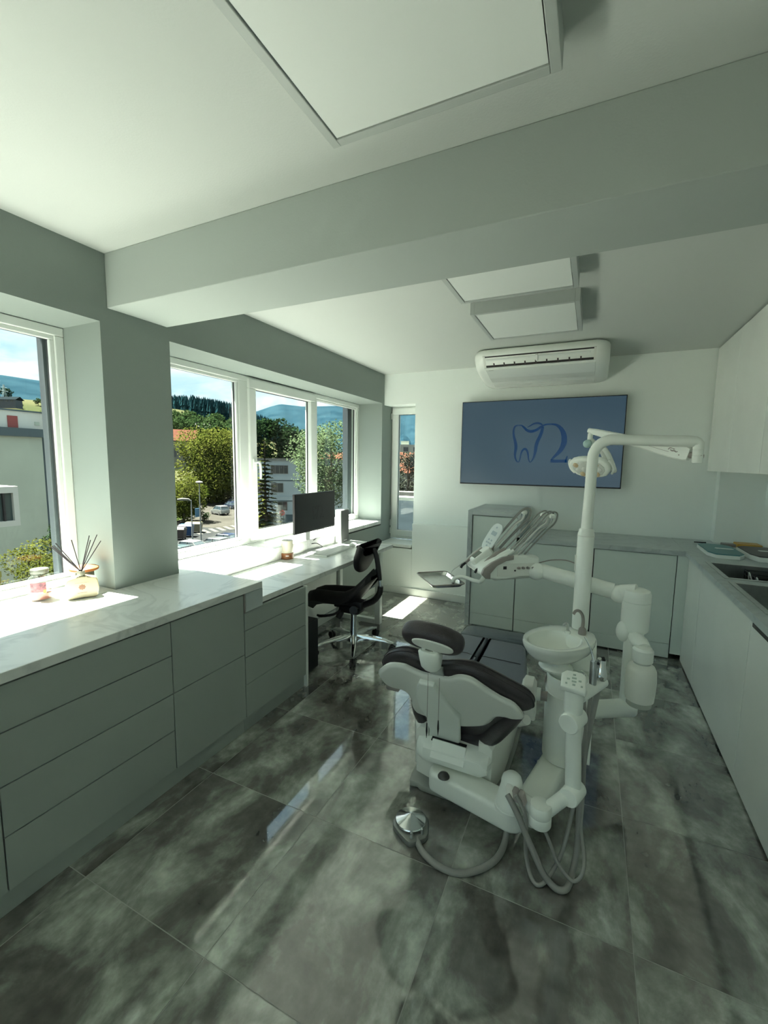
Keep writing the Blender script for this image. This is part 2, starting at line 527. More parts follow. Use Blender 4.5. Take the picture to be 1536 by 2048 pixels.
# opening goes on behind the wall's right edge
m = rect_frame_y(MB(), YF, YF + 0.07, XW, NX, 0.60, 2.194, 0.028); m.build('frame', PVC, w3, smooth=False, bevel=0.004)
sash3 = rect_frame_y(MB(), YF - 0.022, YF + 0.05, XW + 0.018, NX - 0.004, 0.632, 2.178, 0.075).build('sash', PVC, w3, smooth=False, bevel=0.006)
m = rect_frame_y(MB(), YF + 0.006, YF + 0.02, XW + 0.09, NX - 0.076, 0.704, 2.105, 0.006); m.build('gasket', GASKET, sash3, smooth=False)
bx(XW + 0.085, YF + 0.021, 0.70, NX - 0.07, YF + 0.027, 2.11).build('pane', PANE, sash3, smooth=False)
hg = MB()
for z in (0.66, 0.76, 2.05): hg.cyl((XW + 0.012, YF - 0.03, z), (XW + 0.012, YF - 0.03, z + 0.07), 0.008, n=10)
hg.build('hinge', PVC, sash3)
bx(XW, YP - 0.02, 0.556, -1.83, YF, 0.592).build('sill', PVC, w3, smooth=False, bevel=0.008)

# grey plaster of the outer reveals, lapping over the frames
RENDER = mat('grey blue outside plaster', (0.085, 0.10, 0.115), 0.9, bump=0.06, bscale=300)
structure(bx(-2.672, 1.352, 0.70, -2.622, 1.50, 2.30).build('trim_5', RENDER, smooth=False))
structure(bx(-2.690, 4.500, 0.70, -2.622, 4.70, 2.30).build('trim_6', RENDER, smooth=False))

# ================================================================== LEFT-HAND RUN OF DRAWERS
XD, XDB = -1.680, -1.700          # door faces, plinth face
def drawer_unit(name, label, y0, y1, cuts, ztop, group=None, zb=0.088):
    t = thing(name, label, 'cabinet', ((XD + XW)/2, (y0+y1)/2, 0), group=group)
    bx(XW + 0.002, y0, zb, XD - 0.021, y1, ztop).build('carcass', CARC, t, smooth=False)
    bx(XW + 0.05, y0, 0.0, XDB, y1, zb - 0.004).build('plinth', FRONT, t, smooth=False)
    z = [zb] + cuts + [ztop - 0.002]
    for a, b in zip(z[:-1], z[1:]):
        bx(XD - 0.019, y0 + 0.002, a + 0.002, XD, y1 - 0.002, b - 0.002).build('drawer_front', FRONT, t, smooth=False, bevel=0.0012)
    return t
GD = 'drawer cabinets under the window worktop'
drawer_unit('drawer_cabinet', 'wide grey white cabinet with four long drawers below the diffuser and candle jar', 0.645, 1.303, [0.285, 0.464, 0.647], 0.808, GD)
drawer_unit('drawer_cabinet', 'grey white cabinet with two deep drawers, just before the step in the worktop', 1.303, 1.762, [0.464], 0.808, GD)
drawer_unit('drawer_cabinet', 'low grey white cabinet with four short drawers under the near end of the desk', 1.764, 2.335, [0.283, 0.443, 0.598], 0.708, GD)
drawer_unit('drawer_cabinet', 'grey white cabinet cut off by the picture edge, before the four long drawers', -2.2, 0.645, [0.464], 0.808, GD)
tag(bx(-2.22, 2.337, 0.0, -1.676, 2.355, 0.708).build('end_panel', FRONTR, smooth=False, bevel=0.001), 'thin upright white panel closing the drawers beside the knee space', 'panel')

# worktop at window height, notched round the pillar
t = thing('worktop', 'white marble worktop of the window run carrying the diffuser', 'worktop', (-1.95, 0.0, 0.81))
m = MB()
m.box(XW + 0.001, -2.2, 0.812, -1.672, 1.905, 0.85)
m.build('slab', MARBLE, t, smooth=False, bevel=0.0025)
bx(XF + 0.001, Y1A, 0.812, XW, Y1B, 0.85).build('sill', MARBLE, w1, smooth=False)
bx(-1.705, 1.770, 0.708, -1.672, 1.905, 0.811).build('drop_end', MARBLEG, t, smooth=False)
bx(-1.702, 1.764, 0.700, -1.674, 1.769, 0.811).build('shadow_strip', GREYP, t, smooth=False)

# desk: lower slab and a white steel loop leg at its far end
t = thing('desk', 'low white marble desk slab under the middle window with white loop leg', 'desk', (-1.95, 2.9, 0))
bx(XW + 0.008, 1.906, 0.711, -1.700, 3.800, 0.745).build('desktop', MARBLE, t, smooth=False, bevel=0.0025)
m = MB()
ly0, ly1 = 3.590, 3.640
m.box(-1.790, ly0, 0, -1.735, ly1, 0.711); m.box(-2.225, ly0, 0, -2.170, ly1, 0.711)
m.box(-2.170, ly0, 0, -1.790, ly1, 0.045); m.box(-2.170, ly0, 0.66, -1.790, ly1, 0.711)
m.build('leg', PVC, t, smooth=False, bevel=0.003)
# panelled front below the window behind the knee space
t = thing('back_panel', 'pair of white panels lining the wall under the desk', 'panel', (XW + 0.03, 3.1, 0.10))
for a, b in ((2.37, 2.98), (2.985, 3.57)):
    bx(XW + 0.016, a, 0.10, XW + 0.034, b, 0.69).build('panel', FRONTR, t, smooth=False, bevel=0.001)

# ================================================================== BACK WALL CABINETS
YC = 3.985
def door_unit(name, label, x0, x1, z0, z1, group, front=YC, back=YB - 0.005, plinth=True, zp=0.128):
    t = thing(name, label, 'cabinet', ((x0+x1)/2, (front+back)/2, 0), group=group)
    bx(x0 + 0.001, front + 0.02, z0, x1 - 0.001, back, z1).build('carcass', CARC, t, smooth=False)
    bx(x0 + 0.003, front, zp if plinth else z0, x1 - 0.003, front + 0.018, z1 - 0.004).build('door', FRONTB, t, smooth=False, bevel=0.0012)
    if plinth:
        bx(x0 + 0.003, front, 0.012, x1 - 0.003, front + 0.018, zp - 0.003).build('plinth', FRONTB, t, smooth=False, bevel=0.001)
        for xx in (x0 + 0.06, x1 - 0.06):
            MB().cyl((xx, front + 0.06, 0), (xx, front + 0.06, 0.03), 0.02, n=12).build('foot', BLACK, t)
    return t
GB = 'base cabinets along the screen wall'
tall = door_unit('cabinet', 'tall cabinet with marble surround, left of the base units under the screen', -0.975, -0.572, 0.03, 1.06, GB)
m = MB()
m.box(-1.018, YC - 0.015, 0, -0.978, YB - 0.003, 1.105); m.box(-0.978, YC - 0.015, 1.063, -0.545, YB - 0.003, 1.105)
m.build('surround', MARBLEG, tall, smooth=False, bevel=0.002)
bx(-0.570, YC - 0.013, 0.885, -0.546, YB - 0.003, 1.063).build('surround', MARBLEG, tall, smooth=False)
door_unit('cabinet', 'white base cabinet right beside the tall cabinet behind the instrument tray', -0.570, 0.052, 0.03, 0.846, GB)
door_unit('cabinet', 'white base cabinet in the inner corner behind the tall lamp pole', 0.056, 0.640, 0.03, 0.846, GB)
m = bx(0.643, YC, 0.05, 0.716, YC + 0.018, 0.846).build('filler_panel', FRONTB, smooth=False)
tag(m, 'narrow upright filler panel in the corner between both cabinet runs', 'panel')
tag(bx(-0.545, YC - 0.018, 0.848, 0.688, YB - 0.003, 0.884).build('worktop', MARBLEG, smooth=False, bevel=0.002), 'grey marble worktop on the base cabinets under the screen', 'worktop')

# ================================================================== RIGHT-HAND RUN
XR = 0.715
GR = 'handleless cabinets along the sink wall'
def side_unit(label, y0, y1, name='cabinet'):
    t = thing(name, label, 'cabinet', ((XR+XE)/2, (y0+y1)/2, 0), group=GR)
    bx(XR + 0.02, y0 + 0.001, 0.06, XE - 0.003, y1 - 0.001, 0.60).build('carcass', CARC, t, smooth=False)
    bx(XR, y0 + 0.0015, 0.012, XR + 0.018, y1 - 0.0015, 0.842).build('door', FRONTR, t, smooth=False, bevel=0.001)
    bx(XR + 0.03, y0, 0.0, XR + 0.045, y1, 0.06).build('plinth', CARC, t, smooth=False)
    return t
side_unit('slim white panel front at the far end of the sink run', 3.550, 3.985)
c2 = side_unit('wide white sink cabinet front below both steel sinks', 2.52, 3.548)
c3 = side_unit('white cabinet front with the dark slot handle under the worktop edge', 1.62, 2.518)
bx(XR - 0.004, 1.75, 0.806, XR + 0.001, 2.485, 0.826).build('slot_handle', BLACK, c3, smooth=False, bevel=0.0015)
# worktop with two cut-outs
S1 = (0.738, 1.150, 3.115, 3.600)
S2 = (0.738, 1.150, 2.430, 3.030)
t = thing('worktop', 'long grey marble worktop with two inset sinks along the right wall', 'worktop', (1.0, 2.0, 0.85))
m = MB()
z0, z1 = 0.850, 0.885
m.box(0.688, 1.62, z0, XE - 0.002, S2[2] + 0.01, z1)
m.box(0.688, S2[3] - 0.01, z0, XE - 0.002, S1[2] + 0.01, z1)
m.box(0.688, S1[3] - 0.01, z0, XE - 0.002, YB - 0.003, z1)
for s in (S1, S2):
    m.box(0.688, s[2] + 0.01, z0, s[0] + 0.01, s[3] - 0.01, z1)
    m.box(s[1] - 0.01, s[2] + 0.01, z0, XE - 0.002, s[3] - 0.01, z1)
m.build('slab', MARBLEG, t, smooth=False)
def sink(label, s):
    x0, x1, y0, y1 = s
    t = thing('sink', label, 'sink', ((x0+x1)/2, (y0+y1)/2, 0.70), group='steel sinks in the right worktop')
    m = MB(); r = 0.028; zt = 0.8895
    m.box(x0, y0, 0.8852, x0 + r, y1, zt); m.box(x1 - r, y0, 0.8852, x1, y1, zt)
    m.box(x0 + r, y0, 0.8852, x1 - r, y0 + r, zt); m.box(x0 + r, y1 - r, 0.8852, x1 - r, y1, zt)
    m.build('rim', STEEL, t, smooth=False, bevel=0.002)
    m = MB(); d = 0.72; w = 0.004
    a0, a1, b0, b1 = x0 + r - w, x1 - r + w, y0 + r - w, y1 - r + w
    m.box(a0, b0, d, a0 + w, b1, 0.887); m.box(a1 - w, b0, d, a1, b1, 0.887)
    m.box(a0, b0, d, a1, b0 + w, 0.887); m.box(a0, b1 - w, d, a1, b1, 0.887); m.box(a0, b0, d - w, a1, b1, d)
    m.build('basin', STEEL, t, smooth=False)
    MB().lathe([(0.0, 0.0), (0.045, 0.0), (0.045, 0.004), (0.03, 0.005), (0.0, 0.002)], ((x0+x1)/2, (y0+y1)/2, d), 20).build('drain', CHROME, t)
    return t
sink('small steel sink beside the coloured cassettes, wire basket in it', S1)
sink('larger steel sink nearer the front of the right worktop', S2)
# wire basket and dark crate in the far sink
t = thing('wire_basket', 'dark wire basket with white wire handles inside the far sink', 'basket', (1.0, 3.36, 0.722))
m = MB(); x0, x1, y0, y1, z0, z1 = 0.95, 1.118, 3.15, 3.565, 0.722, 0.868
for k in range(6):
    z = z0 + 0.006 + (z1 - z0 - 0.012) * k / 5
    m.tube([(x0,y0,z),(x1,y0,z),(x1,y1,z),(x0,y1,z),(x0,y0,z)], 0.0028, 6)
for k in range(13):
    y = y0 + (y1-y0)*k/12
    m.tube([(x0,y,z1),(x0,y,z0+0.003),(x1,y,z0+0.003),(x1,y,z1)], 0.0022, 6)
m.build('basket_wires', BLACK, t)
bx(x0 + 0.006, y0 + 0.006, z0 + 0.004, x0 + 0.010, y1 - 0.006, z1 - 0.02).build('liner', DARKIN, t, smooth=False)
for y in (3.22, 3.36):
    MB().tube([(0.945, y, 0.80), (0.925, y, 0.868), (0.935, y + 0.07, 0.872), (0.945, y + 0.09, 0.80)], 0.0035, 8, smooth=3).build('handle', PVC, t)
# cassettes
def cassette(label, col, pts, zt, tint):
    cx = sum(p[0] for p in pts)/len(pts); cyy = sum(p[1] for p in pts)/len(pts)
    t = thing('instrument_cassette', label, 'box', (cx, cyy, 0.886), group='chamfered boxes on the right worktop')
    def poly(k): return [((p[0]-cx)*k + cx, (p[1]-cyy)*k + cyy) for p in pts]
    m = MB(); m.prism(poly(1.0), (0,0,0.886), (1,0,0), (0,1,0), (0,0,zt - 0.886 - 0.006)); m.build('tray', PVC, t, smooth=False, bevel=0.003)
    m = MB(); m.prism(poly(0.97), (0,0,zt - 0.006), (1,0,0), (0,1,0), (0,0,0.006)); m.build('lid', tint, t, smooth=False, bevel=0.002)
    m = MB(); m.prism([(-0.05,-0.02),(0.05,-0.02),(0.06,0),(0.05,0.02),(-0.05,0.02),(-0.06,0)], (cx + 0.03, cyy + 0.02, zt), (1,0,0), (0,1,0), (0,0,0.0015)); m.build('label_plate', PVC, t, smooth=False)
TEAL = mat('teal plastic', (0.045, 0.21, 0.23), 0.35); YEL = mat('ochre plastic', (0.55, 0.30, 0.045), 0.4); DBR = mat('dark brown plastic', (0.03, 0.022, 0.022), 0.4)
cassette('teal lidded white box near the worktop corner', None, [(0.800,3.87),(0.835,3.78),(0.975,3.78),(1.02,3.86),(1.02,4.20),(0.98,4.26),(0.85,4.28),(0.800,4.22)], 0.918, TEAL)
cassette('dark brown lidded white box beside the sink', None, [(1.045,3.87),(1.075,3.77),(1.25,3.77),(1.285,3.86),(1.285,4.18),(1.25,4.24),(1.09,4.24),(1.045,4.18)], 0.925, DBR)
t = thing('tool_case', 'small ochre case with a dark end behind the boxes', 'case', (1.14, 4.40, 0.886))
bx(1.09, 4.33, 0.886, 1.25, 4.46, 0.922).build('body', YEL, t, smooth=False, bevel=0.006)
bx(1.0, 4.36, 0.886, 1.088, 4.44, 0.912).build('cap', GREYP, t, smooth=False, bevel=0.006)
tag(MB().tube([(0.825, 4.47, 0.892), (0.91, 4.475, 0.892)], [0.004, 0.007], 8).build('pen', BLACK), 'thin dark pen lying at the back of the corner worktop', 'pen')

# wall cabinets on the right
XU = 0.905
GU = 'wall cabinets over the sinks'
def wall_unit(label, y0, y1):
    t = thing('wall_cabinet', label, 'cabinet', ((XU+XE)/2, (y0+y1)/2, 1.497), group=GU)
    bx(XU + 0.02, y0 + 0.001, 1.499, XE - 0.002, y1 - 0.001, ZC - 0.01).build('carcass', FRONTR, t, smooth=False)
    bx(XU, y0 + 0.0015, 1.497, XU + 0.018, y1 - 0.0015, ZC - 0.012).build('door', FRONTR, t, smooth=False, bevel=0.001)
wall_unit('white wall cabinet in the corner next to the screen wall', 4.02, 4.660)
wall_unit('white wall cabinet second from the screen wall', 3.34, 4.019)
wall_unit('white wall cabinet cut by the right edge of the picture', 2.62, 3.338)

# ================================================================== CEILING PANELS
def ceiling_panel(label, y0, y1, zb=2.468):
    t = thing('ceiling_light', label, 'ceiling light', (-0.44, (y0+y1)/2, zb), group='square ceiling panel lights')
    x0, x1, w = -0.758, -0.122, 0.026
    m = MB()
    m.box(x0, y0, zb, x0 + w, y1, ZC); m.box(x1 - w, y0, zb, x1, y1, ZC)
    m.box(x0 + w, y0, zb, x1 - w, y0 + w, ZC); m.box(x0 + w, y1 - w, zb, x1 - w, y1, ZC)
    m.build('frame', PANF, t, smooth=False, bevel=0.002)
    bx(x0 + w + 0.003, y0 + w + 0.003, zb + 0.004, x1 - w - 0.003, y1 - w - 0.003, zb + 0.010).build('diffuser', PANEL, t, smooth=False)
PANF = mat('satin panel frame', (0.40, 0.43, 0.41), 0.4)
PANEL = mat('opal diffuser', (0.72, 0.75, 0.72), 0.5)
ceiling_panel('large square ceiling panel light nearest, in front of the beam', 0.575, 1.212)
ceiling_panel('square ceiling panel light partly hidden just behind the beam', 1.985, 2.62)
ceiling_panel('square ceiling panel light closest to the air conditioner', 2.825, 3.46)

# ================================================================== AIR CONDITIONER
t = thing('air_conditioner', 'white air conditioner hung under the ceiling over the screen with dark open outlet', 'air conditioner', (-0.48, 4.3, 2.30))
ACP = [(4.672,2.538),(4.00,2.538),(3.965,2.525),(3.950,2.500),(3.950,2.472),(3.975,2.440),(4.035,2.392),(4.10,2.374),(4.25,2.340),(4.42,2.312),(4.56,2.298),(4.64,2.300),(4.672,2.320)]
def ac_ring(x, k):
    cyv, cz = 4.38, 2.46
    return [(x, cyv + (p[0]-cyv)*(0.35 + 0.65*k) + (0.0 if p[0] < 4.6 else (1-k)*0.65*0.29), min(2.538, cz + (p[1]-cz)*(0.55 + 0.45*k))) for p in ACP]
ax0, ax1 = -1.035, 0.075
m = MB()
m.loft([ac_ring(x, k) for x, k in ((ax0, 0.45), (ax0 + 0.010, 0.66), (ax0 + 0.03, 0.82), (ax0 + 0.06, 0.93), (ax0 + 0.10, 1.0), (ax1 - 0.10, 1.0), (ax1 - 0.06, 0.93), (ax1 - 0.03, 0.82), (ax1 - 0.010, 0.66), (ax1, 0.45))])
m.build('body', PLAST, t)
def on_front(x, s, off):
    y0, z0, y1, z1 = 4.042, 2.389, 3.952, 2.472
    d = Vector((0, y1-y0, z1-z0)); n = Vector((0, -d.z, d.y)).normalized()
    if n.z > 0: n = -n
    return Vector((x, y0 + d.y*s, z0 + d.z*s)) + n*off
def slab_front(xa, xb, sa, sb, o0, o1):
    q = [on_front(xa, sa, o0), on_front(xb, sa, o0), on_front(xb, sb, o0), on_front(xa, sb, o0)]
    p = [on_front(xa, sa, o1), on_front(xb, sa, o1), on_front(xb, sb, o1), on_front(xa, sb, o1)]
    return MB().loft([q, p])
slab_front(-0.915, -0.045, 0.04, 0.98, -0.004, 0.004).build('outlet', DARKIN, t, smooth=False)
slab_front(-0.905, -0.070, 0.64, 0.78, 0.010, 0.014).build('louvre', PVC, t, smooth=False, bevel=0.002)
slab_front(-0.490, -0.474, 0.40, 0.90, 0.004, 0.020).build('louvre_clip', PVC, t, smooth=False)
for k in range(9):
    xx = -0.85 + 0.088*k
    slab_front(xx, xx + 0.012, 0.12, 0.40, 0.004, 0.006).build('vane', mat('dark vane', (0.05, 0.04, 0.04), 0.5), t, smooth=False)
slab_front(-0.932, -0.915, 0.0, 1.02, -0.002, 0.009).build('outlet_trim', PLASTC, t, smooth=False)
slab_front(-0.045, -0.028, 0.0, 1.02, -0.002, 0.009).build('outlet_trim', PLASTC, t, smooth=False)
slab_front(-0.932, -0.028, -0.04, 0.06, 0.0, 0.012).build('front_lip', PVC, t, smooth=False, bevel=0.002)
m = MB(); m.loft([[(-0.93,4.075,2.377),(-0.93,4.26,2.335),(-0.93,4.54,2.297),(-0.93,4.54,2.303),(-0.93,4.26,2.342),(-0.93,4.075,2.384)], [(-0.03,4.075,2.377),(-0.03,4.26,2.335),(-0.03,4.54,2.297),(-0.03,4.54,2.303),(-0.03,4.26,2.342),(-0.03,4.075,2.384)]]).build('grille_panel', CERAM, t, smooth=False, bevel=0.003)
m = MB(); m.obox((-0.885, 4.092, 2.3735), (1,0,0), (0,0.975,-0.22), (0,-0.22,-0.975), 0.022, 0.004, 0.0006); m.build('badge', GREYP, t, smooth=False)
# ================================================================== SCREEN
ty = YB - 0.095
sx0, sx1, sz0, sz1 = -1.277, 0.248, 1.318, 2.173
t = thing('wall_screen', 'big flat wall screen showing a blue tooth logo', 'television', ((sx0+sx1)/2, YB, sz0))
bx(sx0, ty, sz0, sx1, ty + 0.045, sz1).build('casing', BLACK, t, smooth=False, bevel=0.003)
bx(-0.75, ty + 0.045, 1.55, -0.28, YB - 0.001, 1.95).build('wall_bracket', BLACK, t, smooth=False)
def screen_mat():
    m, tr, p = nodes_of('lit screen')
    tc = tr.nodes.new('ShaderNodeTexCoord')
    p.inputs['Base Color'].default_value = (0.012, 0.016, 0.022, 1)
    p.inputs['Roughness'].default_value = 0.16
    p.inputs['Emission Color'].default_value = (0.0055, 0.0105, 0.0145, 1)
    p.inputs['Emission Strength'].default_value = 1.0
    return m
scr = bx(sx0 + 0.008, ty - 0.0015, sz0 + 0.012, sx1 - 0.008, ty + 0.001, sz1 - 0.008).build('display', screen_mat(), t, smooth=False)
LOGO = mat('logo blue', (0.0, 0.006, 0.02), 0.16, emit=((0.0001, 0.0038, 0.0125), 1.0))
def stroke(name, pts, ws, m, parent, O, U, V, Wd, smooth=8):
    """a flat brush stroke of changing width, in the (U,V) plane at O"""
    P = [Vector((p[0], p[1])) for p in pts]
    Q = []; R = []
    for i in range(len(P)-1):
        a = P[max(i-1,0)]; b = P[i]; c = P[i+1]; d = P[min(i+2,len(P)-1)]
        for k in range(smooth):
            tt = k/smooth
            Q.append(0.5*((2*b)+(c-a)*tt+(2*a-5*b+4*c-d)*tt*tt+(3*b-a-3*c+d)*tt**3)); R.append(ws[i]+(ws[i+1]-ws[i])*tt)
    Q.append(P[-1]); R.append(ws[-1])
    O = Vector(O); U = Vector(U); V = Vector(V); Wd = Vector(Wd)
    l = []; r = []
    for i, q in enumerate(Q):
        tg = (Q[min(i+1,len(Q)-1)] - Q[max(i-1,0)]).normalized(); nn = Vector((-tg.y, tg.x))
        l.append(q + nn*R[i]/2); r.append(q - nn*R[i]/2)
    mb = MB()
    a = [O + U*p.x + V*p.y for p in l]; b = [O + U*p.x + V*p.y for p in r]
    n = len(a)
    mb.add(a + b + [p + Wd for p in a] + [p + Wd for p in b],
           [f for i in range(n-1) for f in ((i, i+1, n+i+1, n+i), (2*n+i, 3*n+i, 3*n+i+1, 2*n+i+1), (i, 2*n+i, 2*n+i+1, i+1), (n+i, n+i+1, 3*n+i+1, 3*n+i))])
    return mb.build(name, m, parent, smooth=False)
def tooth_logo(parent, O, U, V, Wd, m):
    # tooth outline, crown line, swirl and the figure 2; 1 = logo height
    stroke('logo_tooth', [(0.163,0.955),(0.102,0.948),(0.054,0.905),(0.033,0.810),(0.044,0.687),(0.079,0.565),(0.112,0.442),(0.116,0.333),(0.102,0.224),(0.112,0.116),(0.150,0.027),(0.190,0.000),(0.224,0.020),(0.245,0.102),(0.261,0.197),(0.293,0.293),(0.361,0.340),(0.422,0.293),(0.456,0.184),(0.471,0.088),(0.501,0.010),(0.537,0.004),(0.585,0.075),(0.623,0.184),(0.645,0.306),(0.653,0.415),(0.687,0.537),(0.741,0.660),(0.782,0.782),(0.803,0.905)], [0.024,0.035,0.044,0.052,0.060,0.071,0.084,0.082,0.063,0.046,0.030,0.019,0.022,0.030,0.038,0.049,0.060,0.054,0.046,0.035,0.022,0.019,0.041,0.060,0.082,0.090,0.090,0.084,0.079,0.068], m, parent, O, U, V, Wd)
    stroke('logo_crown', [(0.163,0.955),(0.238,0.952),(0.313,0.894),(0.395,0.823),(0.476,0.793),(0.558,0.796),(0.653,0.830),(0.748,0.898),(0.844,0.948),(0.939,0.965),(1.048,0.965)], [0.022,0.033,0.054,0.068,0.073,0.073,0.068,0.063,0.041,0.033,0.035], m, parent, O, U, V, Wd)
    stroke('logo_swirl', [(0.395,0.902),(0.463,0.929),(0.544,0.976),(0.639,1.000),(0.721,0.989),(0.789,0.952)], [0.008,0.022,0.038,0.046,0.046,0.027], m, parent, O, U, V, Wd)
    stroke('logo_two', [(1.041,0.965),(1.156,0.939),(1.265,0.850),(1.333,0.728),(1.363,0.592),(1.354,0.469),(1.299,0.333),(1.218,0.224),(1.136,0.143),(1.061,0.059)], [0.035,0.060,0.095,0.125,0.141,0.139,0.114,0.084,0.060,0.027], m, parent, O, U, V, Wd)
    stroke('logo_base', [(1.045,0.034),(1.184,0.031),(1.320,0.034),(1.453,0.034)], [0.082,0.079,0.076,0.082], m, parent, O, U, V, Wd)
    stroke('logo_tick', [(1.439,0.000),(1.445,0.088),(1.463,0.163)], [0.063,0.052,0.022], m, parent, O, U, V, Wd)
tooth_logo(t, (-0.753, ty - 0.0016, 1.556), (0.360,0,0), (0,0,0.382), (0,-0.0012,0), LOGO)

# ================================================================== DENTAL CHAIR
def smooth_poly(P, k=3):
    n = len(P); out = []
    for i in range(n):
        a, b, c, d = (Vector((*P[(i+j-1) % n], 0)) for j in range(4))
        for q in range(k):
            t = q/k
            v = 0.5*((2*b)+(c-a)*t+(2*a-5*b+4*c-d)*t*t+(3*b-a-3*c+d)*t**3)
            out.append((v.x, v.y))
    return out
def offset_poly(P, r):
    n = len(P); out = []
    area = sum(P[i][0]*P[(i+1) % n][1] - P[(i+1) % n][0]*P[i][1] for i in range(n))
    sg = 1 if area > 0 else -1
    for i in range(n):
        a = Vector(P[(i-1) % n]); b = Vector(P[i]); c = Vector(P[(i+1) % n])
        t = (c - a)
        if t.length < 1e-9:
            out.append(tuple(b)); continue
        t.normalize()
        nn = Vector((-t.y, t.x))*sg
        out.append(tuple(b + nn*r))
    return out
def pad(P, o, U, V, N, d0, d1, r, seg=5):
    """cushion-like slab between depths d0 and d1 along N, with its edges rounded by r"""
    o = Vector(o); U = Vector(U); V = Vector(V); N = Vector(N)
    rings = []
    prof = []
    for i in range(seg + 1):
        a = PI/2*i/seg
        prof.append((r*(1 - math.sin(a)), d0 + r*(1 - math.cos(a))))
    for i in range(seg + 1):
        a = PI/2*i/seg
        prof.append((r*(1 - math.cos(a)), d1 - r*(1 - math.sin(a))))
    for ins, d in prof:
        rings.append([o + U*p[0] + V*p[1] + N*d for p in offset_poly(P, ins)])
    return MB().loft(rings)

ch = thing('dental_chair', 'reclined dental chair with dark padded back, white shell and blue grey seat', 'dental chair', (-0.48, 2.2, 0))
BO = Vector((-0.46, 1.86, 0.28)); BU = Vector((1, 0, 0)); BV = Vector((0, -0.543, 0.840)); BN = Vector((0, 0.840, 0.543))
CUSH = [(-0.312, 0.455), (-0.293, 0.496), (-0.258, 0.54), (-0.214, 0.57), (-0.176, 0.583), (-0.141, 0.583), (-0.109, 0.57), (-0.086, 0.546), (-0.054, 0.537), (-0.013, 0.549), (0.027, 0.566), (0.064, 0.573), (0.104, 0.573), (0.157, 0.549), (0.218, 0.512), (0.275, 0.476), (0.307, 0.443), (0.315, 0.401), (0.307, 0.376), (0.278, 0.347), (0.262, 0.318), (0.224, 0.255), (0.162, 0.105), (0.12, 0.02), (0.08, -0.01), (-0.003, -0.026), (-0.096, -0.04), (-0.152, -0.026), (-0.18, -0.013), (-0.202, 0.032), (-0.201, 0.13), (-0.193, 0.227), (-0.187, 0.293), (-0.199, 0.315), (-0.227, 0.345), (-0.272, 0.355), (-0.308, 0.39)]
back = pad(smooth_poly(CUSH, 3), BO, BU, BV, BN, 0.0, 0.062, 0.030, 6).build('backrest', LEATH, ch)
SHELL = [(-0.327, 0.417), (-0.302, 0.462), (-0.25, 0.516), (-0.187, 0.534), (-0.159, 0.525), (-0.126, 0.51), (-0.095, 0.503), (-0.044, 0.507), (0.0, 0.51), (0.034, 0.537), (0.064, 0.55), (0.101, 0.545), (0.142, 0.508), (0.197, 0.462), (0.25, 0.432), (0.281, 0.352), (0.242, 0.322), (0.206, 0.32), (0.172, 0.303), (0.147, 0.253), (0.132, 0.227), (0.107, 0.196), (0.06, 0.165), (0.004, 0.14), (-0.086, 0.129), (-0.14, 0.143), (-0.175, 0.148), (-0.204, 0.166), (-0.21, 0.227), (-0.203, 0.249), (-0.208, 0.303), (-0.231, 0.331), (-0.272, 0.328), (-0.313, 0.35)]
pad(smooth_poly(SHELL, 3), BO, BU, BV, BN, -0.022, 0.004, 0.018, 4).build('back_shell', PLASTC, back)
# seams piped round the cushion rim
rim = [BO + BU*p[0] + BV*p[1] + BN*0.022 for p in offset_poly(smooth_poly(CUSH, 3), -0.0005)]
MB().tube(rim + [rim[0]], 0.0022, 6).build('seam', LEATH, back)
rim = [BO + BU*p[0] + BV*p[1] + BN*0.040 for p in offset_poly(smooth_poly(CUSH, 3), -0.0005)]
MB().tube(rim + [rim[0]], 0.0018, 6).build('seam', LEATH, back)
SPINE = [(-0.118,0.478),(-0.135,0.440),(-0.156,0.364),(-0.157,0.27),(-0.137,0.19),(-0.142,0.072),(-0.190,-0.150),(-0.19,-0.215),(-0.055,-0.215),(-0.05,-0.15),(0.0,0.05),(0.024,0.266),(-0.018,0.34),(-0.046,0.440),(-0.056,0.478)]
sp = pad(SPINE, BO, BU, BV, BN, -0.045, -0.018, 0.010, 3).build('spine_cover', PLAST, ch)
ROLL = [(-0.193,0.285),(-0.203,0.20),(-0.203,0.11),(-0.190,0.04),(-0.150,0.005),(-0.08,-0.005),(0.0,0.005),(0.06,0.018),(0.105,0.045),(0.140,0.095),(0.180,0.180),(0.222,0.262),(0.258,0.325)]
MB().tube([BO + BU*p[0] + BV*p[1] + BN*0.012 for p in ROLL], [0.012,0.022,0.028,0.032,0.036,0.038,0.040,0.041,0.042,0.042,0.040,0.034,0.022], 16, smooth=4).build('lumbar_roll', LEATH, back)
